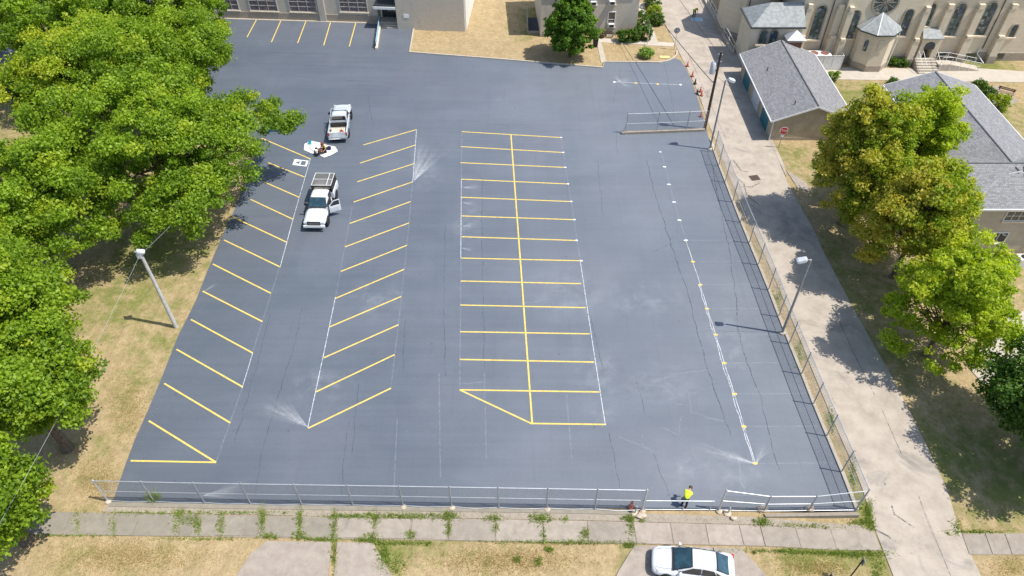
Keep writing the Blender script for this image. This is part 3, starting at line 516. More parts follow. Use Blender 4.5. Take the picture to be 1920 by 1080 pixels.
def blob_lobes(r, zc, rz, k, seed, spread=.55, lob=.55):
    g = random.Random(seed); out = [(0, 0, zc, r*.72, r*.72, rz*.8)]
    for i in range(k):
        a = 2*math.pi*(i+g.uniform(-.3, .3))/k; q = r*spread*g.uniform(.8, 1.15); s = lob*g.uniform(.75, 1.15)
        out.append((q*math.cos(a), q*math.sin(a), zc+g.uniform(-.55, .5)*rz, r*s, r*s, rz*s))
    return out
LG = 'big trees on the west lawn'
LT = [  # x, y, crown radius, crown centre height, crown half height, leaves, label
 (-30.5, 50.0, 6.4, 8.6, 5.2, 80000, 'huge spreading green tree overhanging the angled stalls beside the pickup with the open door'),
 (-38.0, 58.0, 6.4, 9.0, 5.0, 62000, 'broad tree with yellowing tips behind the huge overhanging tree'),
 (-32.0, 64.0, 5.2, 8.2, 4.8, 56000, 'tall green tree at the lot corner hiding part of the school windows'),
 (-47.0, 70.0, 6.0, 8.5, 5.2, 44000, 'shaded green tree deep in the grove towards the school'),
 (-37.6, 75.5, 5.4, 8.8, 5.0, 44000, 'green tree standing close in front of the school wall'),
 (-57.0, 80.0, 6.6, 8.0, 5.0, 34000, 'far green tree at the back edge of the grove'),
 (-49.5, 55.5, 5.4, 8.5, 5.0, 34000, 'green tree at the outer edge of the grove'),
 (-37.2, 43.0, 5.0, 7.6, 4.8, 52000, 'round green tree facing the open lawn, north of the leaning light pole'),
 (-33.8, 32.6, 4.7, 7.8, 5.0, 56000, 'dense bright green tree beside the cable of the leaning light pole'),
 (-29.2, 26.4, 3.5, 6.8, 4.2, 42000, 'bright green tree leaning over the dry lawn near the front fence end'),
 (-28.8, 20.0, 2.6, 5.4, 3.6, 26000, 'small bright tree shading the end of the old sidewalk')]
def left_turn(cen, ct, rg): return np.clip((ct-.86)*4+rg.normal(0, .1, len(ct)), 0, 1)
def yellow_turn(cen, ct, rg): return np.clip((ct-.6)*1.6+.5*(cen[:, 2] > 10)*(cen[:, 0] < 0)+rg.normal(0, .15, len(ct)), 0, 1)
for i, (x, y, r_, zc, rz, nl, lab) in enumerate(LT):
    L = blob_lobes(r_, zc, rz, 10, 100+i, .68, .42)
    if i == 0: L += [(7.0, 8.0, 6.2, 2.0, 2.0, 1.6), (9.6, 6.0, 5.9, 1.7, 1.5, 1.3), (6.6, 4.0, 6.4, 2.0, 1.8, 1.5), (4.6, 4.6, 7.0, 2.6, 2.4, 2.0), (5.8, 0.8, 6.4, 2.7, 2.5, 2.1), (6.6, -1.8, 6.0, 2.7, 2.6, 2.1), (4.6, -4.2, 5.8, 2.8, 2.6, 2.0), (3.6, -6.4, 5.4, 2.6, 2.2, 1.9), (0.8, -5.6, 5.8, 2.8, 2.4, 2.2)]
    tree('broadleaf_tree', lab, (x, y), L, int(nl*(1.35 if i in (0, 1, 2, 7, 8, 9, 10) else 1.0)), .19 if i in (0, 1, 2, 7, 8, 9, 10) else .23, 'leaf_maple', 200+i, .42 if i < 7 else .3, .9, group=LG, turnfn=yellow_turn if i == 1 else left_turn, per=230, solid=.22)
def olive_turn(cen, ct, rg):                                    # the west side has begun to turn brown
    return np.clip(.34-.15*(cen[:, 0]+.4)+.8*(ct-.5)+rg.normal(0, .2, len(ct)), 0, 1)
MG = 'maples between the alley and the rectory'
def fan_lobes(r, z0, z1, k, seed):                              # vase shaped maple: boughs fan up and out from a low fork
    g = random.Random(seed); h = z1-z0; out = [(0, 0, z0+h*.55, r*.5, r*.5, h*.36)]
    for ring_, (q, zz, n_) in enumerate(((.72, .3, k), (.62, .58, k), (.32, .82, max(3, k-3)))):
        for i in range(n_):
            a = 2*math.pi*(i+.5*ring_+g.uniform(-.3, .3))/n_; s_ = g.uniform(.85, 1.2); out.append((r*q*math.cos(a)*g.uniform(.85, 1.12), r*q*math.sin(a)*g.uniform(.85, 1.12), z0+h*(zz+g.uniform(-.07, .07)), r*.27*s_, r*.27*s_, h*.17*s_))
    return out
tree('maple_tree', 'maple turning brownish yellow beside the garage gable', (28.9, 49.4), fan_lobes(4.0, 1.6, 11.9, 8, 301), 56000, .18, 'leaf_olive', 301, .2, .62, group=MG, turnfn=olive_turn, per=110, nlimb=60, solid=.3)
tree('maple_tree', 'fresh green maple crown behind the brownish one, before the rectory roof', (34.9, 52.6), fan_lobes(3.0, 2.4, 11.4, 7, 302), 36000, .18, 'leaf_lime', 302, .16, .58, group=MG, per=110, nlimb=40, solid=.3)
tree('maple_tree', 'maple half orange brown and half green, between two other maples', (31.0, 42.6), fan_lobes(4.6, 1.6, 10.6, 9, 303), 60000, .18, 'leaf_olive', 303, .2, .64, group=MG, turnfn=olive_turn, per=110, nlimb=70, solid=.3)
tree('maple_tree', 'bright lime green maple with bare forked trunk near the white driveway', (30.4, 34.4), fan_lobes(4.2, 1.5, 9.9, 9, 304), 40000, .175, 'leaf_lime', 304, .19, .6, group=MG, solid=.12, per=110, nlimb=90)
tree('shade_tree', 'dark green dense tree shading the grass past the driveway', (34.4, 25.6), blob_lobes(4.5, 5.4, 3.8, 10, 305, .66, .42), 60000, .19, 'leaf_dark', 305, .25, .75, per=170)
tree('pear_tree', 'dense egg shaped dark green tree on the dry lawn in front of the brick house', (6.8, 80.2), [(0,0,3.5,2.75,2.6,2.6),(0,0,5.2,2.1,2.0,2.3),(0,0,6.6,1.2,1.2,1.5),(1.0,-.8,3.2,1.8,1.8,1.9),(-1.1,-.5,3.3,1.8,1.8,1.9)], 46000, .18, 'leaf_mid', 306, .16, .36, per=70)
def shrub(name, label, px, lobes, nleaf, size, mat, seed, cat='shrub', group=None, clump=.25, at=None):
    g = at or G(*px); t = thing(name, label, cat, (g.x, g.y, -.05), 0, group)
    cen, nr, sz, ti, tu, cc = crown(lobes, nleaf, size, seed, clump, None, .2, 30); link('foliage', leaf_mesh('foliage', cen, nr, sz, ti, tu, M[mat], seed), t)
    m = MB(); r = random.Random(seed)
    for c in cc[:7]: m.tube((r.uniform(-.1, .1), r.uniform(-.1, .1), -.05), c, .03, .012, 5)
    m.build('stems', M['bark'], t)
def boxy(w, d, h): return [(x, y, h*.5, w/4.2, d/2, h*.5) for x in (-w*.28, 0, w*.28) for y in (0,)]+[(x, 0, h*.62, w/5, d/2.2, h*.4) for x in (-w*.36, w*.36)]
shrub('hedge', 'clipped box hedge under the brick house wall, beside the sign plaque', (1177,77), boxy(2.3,1.3,1.45), 5200, .13, 'leaf_hedge', 401, 'hedge')
shrub('hedge', 'darker rounded hedge at the corner of the brick house', (1205,73), boxy(1.8,1.5,1.8), 4500, .14, 'leaf_dark', 402, 'hedge')
shrub('shrub', 'loose shrub behind the dark corner hedge', (1201,47), [(0,0,.9,.9,.9,.8)], 2200, .15, 'leaf_hedge', 403)
for i, (px, r_, lab) in enumerate((((1222,13),1.0,'large shrub farthest up the path beside the alley'),((1226,32),.85,'brown green shrub midway along the path beside the alley'),((1231,45),.8,'shrub closest to the round sign along the alley'))): shrub('shrub', lab, px, [(0,0,r_*.8,r_,r_,r_*.8)], 2400, .15, 'leaf_hedge' if i != 1 else 'leaf_olive', 410+i, group='shrubs along the garden path')
shrub('flowering_plant', 'low spiky green plant alone on the dry corner bed', (1212,106), [(0,0,.45,.75,.65,.42)], 2200, .16, 'weed', 415, 'plant')
for i, (px, r_, mt, lab) in enumerate((((1833,166),.65,'leaf_hedge','small round bush touching the rectory roof end'),((1848,181),.7,'leaf_dark','dark round bush at the patio corner'),((1868,203),1.05,'leaf_olive','large brown green bush by the patio'),((1671,156),.4,'leaf_dark','tiny dark bush with red flowers at the walk edge'))): shrub('bush', lab, px, [(0,0,r_*.75,r_,r_,r_*.75)], int(2600*r_), .13, mt, 420+i)
for i, (px, lab) in enumerate((((1674,122),'small shrub beside the apse wall'),((1691,123),'small shrub beside the church steps'))): shrub('shrub', lab, px, [(0,0,.4,.6,.45,.4)], 1100, .12, 'leaf_hedge', 430+i)
shrub('plant', 'spiky yellow green plant at the garage back corner', (1561,150), [(0,0,.5,.5,.4,.5)], 900, .16, 'weed', 440, 'plant')
# grass and weed blades
def blades(name, label, spots, mat, seed, h=.11):
    rg = np.random.default_rng(seed); P = []; HH = []
    for (a, b, w, d, n, hh) in spots:                       # photo pixel centre, half extents in pixels
        for _ in range(n):
            px, py = a+rg.normal()*w*.55, b+rg.normal()*d*.55; g = G(px, py); P.append((g.x, g.y, dz(g.x, g.y)-.02)); HH.append(hh*rg.uniform(.5, 1.4))
    P = np.array(P); n = len(P); Hh = np.array(HH)[:, None]; an = rg.uniform(0, 6.28, n); dr = np.stack([np.cos(an), np.sin(an), 0*an], 1); ln = rg.normal(size=(n, 3))*.5; ln[:, 2] = 1
    nr = dr; cen = P+ln*Hh*.5; V = np.stack([P-dr*.022-[0,0,.02], P+dr*.022-[0,0,.02], P+ln*Hh+dr*.004, P+ln*Hh-dr*.004], 1).reshape(-1, 3)
    me = bpy.data.meshes.new(name); me.from_pydata(V.tolist(), [], np.arange(4*n).reshape(-1, 4).tolist())
    for k, d in (('tint', rg.random(n)), ('turn', np.clip(rg.normal(.25, .3, n), 0, 1))): me.attributes.new(k, 'FLOAT', 'POINT').data.foreach_set('value', np.repeat(d, 4).astype(np.float32))
    me.materials.append(M[mat]); o = link(name, me); o['kind'] = 'stuff'; o['label'] = label; o['category'] = 'weeds'; return o
wd = [(288,935,10,6,260,.45)]
for x, y, w, d, n in [(145,980,4,20,130),(214,985,3,14,130),(335,965,8,8,260),(357,975,16,10,300),(330,990,6,14,130),(372,985,5,16,260),(415,985,5,18,330),(492,975,5,22,420),(505,1005,14,5,260),(562,975,5,22,380),(565,1004,10,6,250),(600,1011,26,3,300),(628,985,5,24,420),(628,1040,4,30,260),(680,1012,14,3,180),(705,975,6,14,300),(700,1008,8,8,330),(660,968,40,4,480),(760,968,50,5,760),(840,968,16,7,420),(842,990,5,16,260),(770,1002,8,6,240),(720,1040,8,22,500),(750,1018,40,3,400),(740,1060,20,16,300),(925,972,12,6,260),(930,990,5,8,130),(1015,973,14,8,520),(1020,1002,5,14,160),(1060,974,5,5,60),(1098,1000,6,9,260),(1090,1017,80,3,620),(1184,985,4,22,260),(1180,972,8,6,200),(1205,972,5,8,100),(1180,1022,10,5,180),(1430,978,9,6,300),(1500,983,60,4,260),(1500,1032,90,4,900),(1610,1034,40,6,600),(1632,955,7,16,420),(1636,978,7,10,180),(1650,1060,10,20,250),(1800,985,8,14,180),(1840,992,40,3,260),(990,1016,60,2,200),(1030,1030,6,5,150),(970,1050,5,6,100),(1010,1052,5,8,120),(250,962,60,3,260),(430,961,90,3,420),(1560,790,4,26,160),(1500,660,4,30,160),(1460,560,4,30,160),(1600,890,4,26,220),(1615,975,16,4,160),(120,1004,80,2,240),(380,1010,60,2,180)]: wd.append((x, y, w*1.25, d*1.15, n, .12)); wd += [(x+rnd.uniform(-1.6,1.6)*w-4, y+rnd.uniform(-1,1)*d, 2.5, 2, max(6, n//14), .09) for _ in range(4)]
blades('weeds', 'green weeds growing in sidewalk joints and along the kerbs', wd, 'weed', 11)
blades('dry_grass', 'short dry straw blades over the front verges', [(230,1045,150,30,5200,.05),(950,1050,130,26,4600,.05),(1530,1060,80,22,2400,.05),(180,900,40,40,1800,.05),(240,760,40,60,2200,.05),(1900,1060,40,24,700,.05)], 'straw', 12)

def pebbles():
    rg = random.Random(21); m = MB()
    for _ in range(2600):
        x = rg.uniform(200, 1610); y = 947+(x-200)*.0228+rg.uniform(0, 1)**1.3*(12 if x < 1200 else 9); g = G(x, y); r = rg.uniform(.012, .05)
        c = [Vector((g.x+rg.uniform(-r, r), g.y+rg.uniform(-r, r), dz(g.x, g.y)-.035+(r*.9 if k == 3 else 0))) for k in range(4)]; m.add(c, [(0,1,3),(1,2,3),(2,0,3)])
    o = m.build('pebbles', M['rock']); o['kind'] = 'stuff'; o['label'] = 'loose pebbles and litter between front fence and sidewalk'; o['category'] = 'pebbles'
pebbles()

# ------------------------------------------------------------------ fences
def mesh_panel(h):
    m = MB(); L = 3.0; s = .15; r = .0028
    def wire(a, b):
        a = Vector(a); b = Vector(b); d = (b-a).normalized(); q = Vector((0,1,0)); w = d.cross(q)
        c = [q*r, -q*r*.6+w*r, -q*r*.6-w*r]; m.add([a+k for k in c]+[b+k for k in c], [(0,1,4,3),(1,2,5,4),(2,0,3,5)])
    k = -h
    while k < L:
        for sg in (1, -1):
            x0, x1 = max(k, 0), min(k+h, L)
            if x1-x0 > .05:
                z0, z1 = (x0-k, x1-k)
                if sg < 0: z0, z1 = h-z0, h-z1
                wire((x0/L, sg*.004, z0), (x1/L, sg*.004, z1))
        k += s
    return m.mesh('mesh_panel', M['wire'], fix=False)
def tube_mesh(name, r, mat, n=8): return MB().tube((0,0,0), (1,0,0), r, r, n).mesh(name, M[mat], smooth=True)
RAIL = tube_mesh('rail', .027, 'steel'); RAILTHIN = tube_mesh('rail', .02, 'steel'); BOTWIRE = tube_mesh('bottom_rail', .022, 'steel')
def along(name, me, a, b, parent):
    a = Vector(a); b = Vector(b); o = link(name, me, parent); o.location = a; o.rotation_mode = 'QUATERNION'; o.rotation_quaternion = (b-a).to_track_quat('X', 'Z'); o.scale = ((b-a).length, 1, 1); return o
PAN = {}
def fence(name, label, posts, hs, mids=True, corner=(), bottom=True, sag=0.0, postmat='steeldull', gap=.04, foot=True, pr=.04, bottommat=None, group=None):
    P = [Vector((p.x, p.y, 0)) for p in posts]; t = thing(name, label, 'fence', P[0], 0, group); r = random.Random(5)
    for i, p in enumerate(P):
        q = p-P[0]; big = i in corner; rr = .055 if big else pr
        m = MB().tube((0,0,-.25), (0,0,hs[i]), rr, rr, 10); m.lathe([(rr*1.25, hs[i]-.03), (rr*1.25, hs[i]+.02), (rr*.5, hs[i]+.07)], 10)
        m.build('post', M['steel' if big else postmat], t, q, smooth=True)
        if foot and r.random() < .7: MB().lathe([(.2, -.1), (.19, .04), (.1, .1)], 9).build('post_footing', M['rock'], t, q+Vector((.03, -.05, 0)))
    for i in range(len(P)-1):
        a, b = P[i]-P[0], P[i+1]-P[0]; za, zb = hs[i]-.05, hs[i+1]-.05
        along('top_rail', RAIL, a+Vector((0,0,za)), b+Vector((0,0,zb)), t)
        if mids: along('middle_rail', RAILTHIN, a+Vector((0,.0,za*.5)), b+Vector((0,.0,zb*.5)), t)
        if bottom:
            mid = (a+b)/2+Vector((0, -sag*r.uniform(.3, 1.2), .05)); along('bottom_rail', BOTWIRE, a+Vector((0,0,.07)), mid, t); along('bottom_rail', BOTWIRE, mid, b+Vector((0,0,.07)), t)
        hh = round(min(za, zb)-.06, 1)
        if hh not in PAN: PAN[hh] = mesh_panel(hh)
        d = b-a; o = link('mesh_panel', PAN[hh], t, a+Vector((0, 0, .06)), math.atan2(d.y, d.x)); o.scale = (d.length, 1, 1)
    return t
fb = [(203,939),(290,941),(384,943),(470,944.5),(566,946),(662,947.5),(756,949),(847,950.5),(935,952),(1025,953.5),(1115,955),(1204,956.5)]
fence('chain_link_fence', 'long chain link fence along the front sidewalk left of the low gate', [G(*p) for p in fb], [2.42]*12, corner=(0, 11), sag=.1)
fence('chain_link_fence', 'sagging chain link fence section above the low retaining wall', [G(*p) for p in ((1347,957),(1432,959),(1516,958),(1604,957))], [2.4,1.85,1.8,2.4], corner=(0,), foot=True)
fence('chain_link_fence', 'tall chain link fence running along the alley edge', [G(p[0]+1.5, p[1]) for p in RIGHT_BASE[1:-1]]+[G(1605.5,955.5)], [2.4]*15, foot=False)
tf = fence('chain_link_fence', 'short chain link fence on a low kerb beam at the far end of the lot', [G(*p) for p in ((1173,250),(1231,248),(1287,246),(1320,244))], [2.3]*4, bottom=False)
a, b = G(1165,251)-tf.location, G(1321,245)-tf.location
MB().bar((a.x, a.y, .13), (b.x, b.y, .13), .3, .22).build('timber_beam', M['walk'], tf)
MB().tube((a.x+.1, a.y, 0), (a.x+.45, a.y+.1, 1.15), .045, .045, 8).build('bent_post', M['steeldull'], tf)
ga, gb = G(1207,956.5), G(1344,957); gt = thing('drop_gate', 'low pipe gate closing the drive opening in the front fence', 'gate', (ga.x, ga.y, 0)); d = gb-ga
along('top_bar', RAIL, (0,0,1.15), (d.x*.92, d.y*.92, 1.12), gt); along('bottom_bar', RAIL, (0,0,.1), (d.x, d.y, .1), gt)
MB().tube((d.x*.53, d.y*.53, .1), (d.x*.53, d.y*.53, 1.13), .024).build('upright', M['steel'], gt)
for f in (.012, .9): MB().tube((d.x*f, d.y*f, -.05), (d.x*f, d.y*f, 1.16), .026).build('upright', M['steel'], gt)
for px, s, lab in (((1190,962),1,'bent short pipe stop beside the gate post with rubble'),((1364,962),.8,'short upright pipe stop by the sagging fence section')):
    g = G(*px); o = thing('pipe_stop', lab, 'post', (g.x, g.y, -.03)); MB().tube((0,0,-.2),(0.05,0,.85*s),.045).build('pipe', M['steeldull'], o)
    MB().lathe([(.26,-.1),(.24,.05),(.1,.12)], 8).build('footing', M['rock'], o)
def rock(px, r_, lab, seed, grp='rubble heaps at the corner fence'):
    g = G(*px); rr = random.Random(seed); bm = bmesh.new(); bmesh.ops.create_icosphere(bm, subdivisions=2, radius=1)
    for v in bm.verts: k = rr.uniform(.75, 1.15); v.co = Vector((v.co.x*r_*k, v.co.y*r_*.7*k, max(-.15, v.co.z*r_*.5*k)))
    me = bpy.data.meshes.new('rubble_heap'); bm.to_mesh(me); bm.free(); me.materials.append(M['rock']); tag(link('rubble_heap', me, None, (g.x, g.y, .06)), lab, 'rubble', grp)
rock((1428,955),0.37,'heap of pale rubble inside the sagging fence, closer to the gate',1); rock((1517,954),0.33,'heap of pale rubble inside the sagging fence, closer to the corner',2); rock((1202,968),0.33,'broken concrete lumps at the foot of the gate post',3); rock((1375,972),0.21,'small broken stones beside the pipe stop',4)

# ------------------------------------------------------------------ poles, wires, signs, cones
def up_at(px_top, base): # height whose pixel row matches
    lo, hi = 0., 20.
    for _ in range(50):
        z = (lo+hi)/2; zz = z-H; dep = base.y*CT-zz*ST; y = 540-FPX*(base.y*ST+zz*CT)/dep
        if y > px_top: lo = z
        else: hi = z
    return z
def floodlight(t, p, yaw, s=1.0):
    m4 = Matrix.Translation(p) @ Matrix.Rotation(yaw, 4, 'Z') @ Matrix.Rotation(R(22), 4, 'Y')
    h = MB(); rings = [[m4 @ Vector((x*s, y*w*s, z*hh*s)) for y, z in ((-1,-1),(1,-1),(1,.5),(.6,1),(-.6,1),(-1,.5))] for x, w, hh in ((-.1,.12,.1),(0,.2,.14),(.5,.24,.15),(.62,.2,.1))]
    ho = h.loft(rings).build('lamp_head', M['lampgrey'], t)
    MB().box(.05*s, .55*s, -.18*s, .18*s, -.2*s, -.16*s, m4).build('lamp_lens', M['lampglass'], ho)
lb = G(330,612); lt_z = up_at(472, lb)
lp = thing('light_pole', 'weathered leaning light pole with floodlight on the dry lawn by the angled stalls', 'light pole', (lb.x, lb.y, -.06))
MB().tube((0,0,-.3), (-.05,.05,lt_z), .17, .11, 12).build('pole', M['pole'], lp, smooth=True)
MB().tube((-.05,.05,lt_z-.35), (-.5,.2,lt_z-.1), .05).build('bracket', M['steeldull'], lp); floodlight(lp, Vector((-.15,.0,lt_z+.12)), R(20), .75); MB().box(-.3,.0,-.12,.12,lt_z-.5,lt_z-.1).build('ballast_box', M['lampgrey'], lp)
for base, top, lab, yaw in ((G(1466,625),487,'grey light pole with floodlight halfway along the alley fence',R(175)),(G(1331,280),150,'grey light pole with floodlight close to the wooden utility pole',R(10))):
    z = up_at(top, base); o = thing('light_pole', lab, 'light pole', (base.x, base.y, 0), 0, 'grey light poles along the alley fence')
    MB().tube((0,0,-.3), (0,0,z), .1, .075, 12).build('pole', M['polegrey'], o, smooth=True); MB().lathe([(.22,-.2),(.22,.12),(.13,.18)], 12).build('base', M['curb'], o)
    MB().tube((0,0,z-.05), (.35*math.cos(yaw), .35*math.sin(yaw), z+.02), .035).build('arm', M['polegrey'], o); floodlight(o, Vector((.35*math.cos(yaw), .35*math.sin(yaw), z+.05)), yaw, .95)
ub = G(1321,243); uz = up_at(97, ub); up = thing('utility_pole', 'dark wooden utility pole with a grey transformer at the end of the short fence', 'utility pole', (ub.x, ub.y, 0))
MB().tube((0,0,-.3), (0,0,uz), .16, .11, 12).build('pole', M['polewood'], up, smooth=True)
MB().lathe([(.24,uz-2.3),(.27,uz-2.2),(.27,uz-1.25),(.18,uz-1.1)], 14, Matrix.Translation((-.45,.1,0))).build('transformer', M['lampgrey'], up, smooth=True)
MB().box(-.3,-.1,.0,.2,uz-2.0,uz-1.9).box(-.3,-.1,.0,.2,uz-1.5,uz-1.4).build('bracket', M['steeldull'], up)
for z in (uz-.3, uz-1.0, uz-3.2): MB().tube((-.2,0,z),(.2,0,z),.03).lathe([(.05,z),(.06,z+.1),(.03,z+.16)], 8, Matrix.Translation((-.18,0,0))).build('insulator', M['lampgrey'], up)
def cable(label, a, b, sag, r, mat):
    a = Vector(a); b = Vector(b); pts = [a.lerp(b, k/22)-Vector((0,0,sag*4*(k/22)*(1-k/22))) for k in range(23)]
    tag(MB().path(pts, r, 5).build('overhead_cable', M[mat]), label, 'cable')
tp = Vector((ub.x, ub.y, 0))
cable('thin power cable from the utility pole over the alley past the brick house', tp+Vector((-.18,0,uz-.2)), (12, 125, 9.5), .8, .022, 'cable')
cable('thicker cable from the utility pole crossing the lot entrance', tp+Vector((-.2,0,uz-3.2)), (10.5, 112, 5.6), .7, .035, 'cable')
cable('service cable from the utility pole to the garage eave', tp+Vector((.18,0,uz-2.6)), (25.8, 62.8, 3.0), .35, .015, 'cable')
cable('pale cable from the leaning light pole into the grove', lb+Vector((-.1,.05,lt_z-.3)), G(345,395,5.5), .1, .008, 'palecable')
cable('pale cable from the leaning light pole towards the street', lb+Vector((-.1,.0,lt_z-.3)), G(-60,1085,6.2), .35, .008, 'palecable')
# signs
def octagon(r, y0, y1, z): return [Vector((r*math.cos(R(22.5+45*i)), 0, z+r*math.sin(R(22.5+45*i)))) for i in range(8)]
sb = G(1460,276); sg = thing('stop_sign', 'red octagonal stop sign at the corner of the garage', 'sign', (sb.x, sb.y, -.05), R(-6))
MB().tube((0,0,-.2), (.03,0,2.35), .035).build('post', M['steeldull'], sg)
pl = MB().extr(octagon(.42, 0, 0, 2.0), (0,.02,0)).build('border', M['signwhite'], sg, (0,-.07,0)); MB().extr(octagon(.385, 0, 0, 2.0), (0,.012,0)).build('face', M['signred'], pl, (0,-.0125,0))
def text(body, size, mat, parent, loc, rot=(R(90),0,0)):
    cu = bpy.data.curves.new('lettering', 'FONT'); cu.body = body; cu.size = size; cu.align_x = 'CENTER'; cu.align_y = 'CENTER'; cu.extrude = .002
    tmp = bpy.data.objects.new('lettering', cu); C.objects.link(tmp); dg = bpy.context.evaluated_depsgraph_get(); me = bpy.data.meshes.new_from_object(tmp.evaluated_get(dg)); bpy.data.objects.remove(tmp)
    me.materials.clear(); me.materials.append(mat); o = link('lettering', me, parent, loc); o.rotation_euler = rot; return o
text('STOP', .33, M['signwhite'], pl, (0,-.018,2.0))
MB().box(-.16,.16,-.06,-.05,1.28,1.52).build('small_plate', M['signwhite'], sg)
sb = G(1264,92); sg = thing('round_sign', 'grey sign seen from behind on a thin post at the corner bed', 'sign', (sb.x, sb.y, -.05))
MB().tube((0,0,-.2), (0,0,2.7), .03).build('post', M['steeldull'], sg); MB().extr(octagon(.38, 0, 0, 2.35), (0,.02,0)).build('plate', M['signback'], sg, (0,.05,0))
sb = G(1214,84); sg = thing('lamp_post', 'thin pale garden post in front of the corner hedge', 'post', (sb.x, sb.y, -.05)); MB().tube((0,0,-.2), (0,0,2.6), .03).build('post', M['lampgrey'], sg); MB().box(-.3,.3,-.25,.25,-.02,.08).build('foot_slab', M['pale'], sg)
def sign_edge(px, z, lab):
    g = G(px[0], px[1], z); o = thing('street_sign', lab, 'sign', (g.x, g.y, -.4), R(80)); z += .4
    MB().tube((0,0,-.2), (0,0,z), .04).build('post', M['polewood'], o); MB().box(-.16,.16,-.07,-.045,z-.5,z+.02).build('plate', M['signback'], o)
sign_edge((1619,1049), 2.3, 'dark post with a sign seen edge on in the front verge')
sign_edge((1559,1077), .95, 'short dark marker post in the front verge')
# cones
def cone(px, lab, mat='orange', fallen=False, sc=1.0):
    g = G(*px); o = thing('traffic_cone', lab, 'cone', (g.x, g.y, dz(g.x, g.y)+.0 if g.x < 19 or g.y < 50 else -.02), rnd.uniform(0, 3), 'traffic cones along the lot edge'); o.scale = (sc,)*3
    MB().box(-.19,.19,-.19,.19,0,.035).build('base', M['black' if mat == 'conedark' else 'conedark'], o); b = MB().lathe([(.145,.035),(.14,.06),(.045,.7),(.03,.71)], 14).build('body', M[mat], o, smooth=True)
    MB().lathe([(.103,.3),(.078,.48)], 14).build('collar', M['signwhite' if mat == 'orange' else 'conedark'], b, smooth=True)
cone((1183,952),'orange cone with white collar beside the front gate post', sc=1.15)
for p, l, m_ in (((1289,124),'faded red cone at the top of the lot edge row','orange'),((1298,143),'second cone down the lot edge from the corner bed','orange'),((1303,157),'dark cone between red ones at the lot edge','conedark'),((1313,172),'red cone standing in a close pair at the lot edge','orange'),((1315,179),'red cone behind the close pair partner, towards the fence','orange'),((1307,176),'small dark cone on the asphalt side of the close pair','conedark'),((1314,219),'lone red cone beyond the short fence','orange')): cone(p, l, m_, sc=.92)
gr_ = G(1415,333); o = thing('drain_grate', 'rusty square drain grate in the alley', 'grate', (gr_.x, gr_.y, -.025), R(12)); MB().box(-.45,.45,-.4,.4,-.05,.008).build('frame', M['rust'], o)
for k in range(6): MB().box(-.38+.14*k,-.32+.14*k,-.34,.34,.006,.02).build('bar', M['conedark'], o)
gr_ = G(1307,36); o = thing('ground_plate', 'blue grey rectangular stencil plate lying on the alley by the crouching worker', 'plate', (gr_.x, gr_.y, -.02), R(-6)); MB().box(-.7,.7,-.5,.5,-.01,.012).build('rim', M['lampgrey'], o); MB().box(-.6,.6,-.4,.4,.01,.016).build('panel', M['bluerail'], o)
gr_ = G(1246,107); tag(MB().box(-.6,.6,-.3,.3,-.1,.05).build('yellow_stone', M['stoneyellow'], None, (gr_.x, gr_.y, -.03), R(-4)), 'pale yellow flat stone on the dry corner bed', 'stone')

# ------------------------------------------------------------------ vehicles
def ring(x, half): return [Vector((x, -y, z)) for y, z in half]+[Vector((x, y, z)) for y, z in reversed(half) if y > 1e-4]
def sub(me, lv=1):
    o = bpy.data.objects.new('t', me); C.objects.link(o); md = o.modifiers.new('s', 'SUBSURF'); md.levels = lv; md.render_levels = lv
    dg = bpy.context.evaluated_depsgraph_get(); dg.update(); r = bpy.data.meshes.new_from_object(o.evaluated_get(dg)); bpy.data.objects.remove(o); r.polygons.foreach_set('use_smooth', [True]*len(r.polygons)); return r
def wheel(t, x, y, r=.33, w=.22):
    s = 1 if y > 0 else -1; m4 = Matrix.Translation((x, y, r)) @ Matrix.Rotation(-s*math.pi/2, 4, 'X'); wo = bpy.data.objects.new('wheel', None)
    o = MB().lathe([(r*.62,-w/2),(r*.93,-w/2),(r,-w/2+.03),(r,w/2-.03),(r*.93,w/2),(r*.62,w/2)], 22, m4).build('wheel', M['rubber'], t, smooth=True)
    m = MB().lathe([(r*.62,w/2-.05),(r*.62,w/2-.01),(r*.55,w/2-.02),(r*.55,w/2-.06)], 18, m4)
    for k in range(5):
        q = m4 @ Matrix.Rotation(k*2*math.pi/5, 4, 'Z'); m.box(.02, r*.58, -.035, .035, w/2-.05, w/2-.015, q)
    m.lathe([(.0,w/2),(.06,w/2-.01),(.06,w/2-.05)], 10, m4).build('rim', M['rim'], o)
def glasspatch(name, pts, mat, parent, thick=.012):
    pts = [Vector(p) for p in pts]; n = (pts[1]-pts[0]).cross(pts[2]-pts[0]).normalized(); return MB().extr(pts, n*thick).build(name, M[mat], parent)
def body_half(hw, zb, zt, crown=.03): return [(0, zt+crown), (.5*hw, zt+crown*.8), (.83*hw, zt), (.96*hw, zt-.1), (hw, (zb+zt)/2+.06), (.985*hw, zb+.14), (.92*hw, zb), (0, zb)]
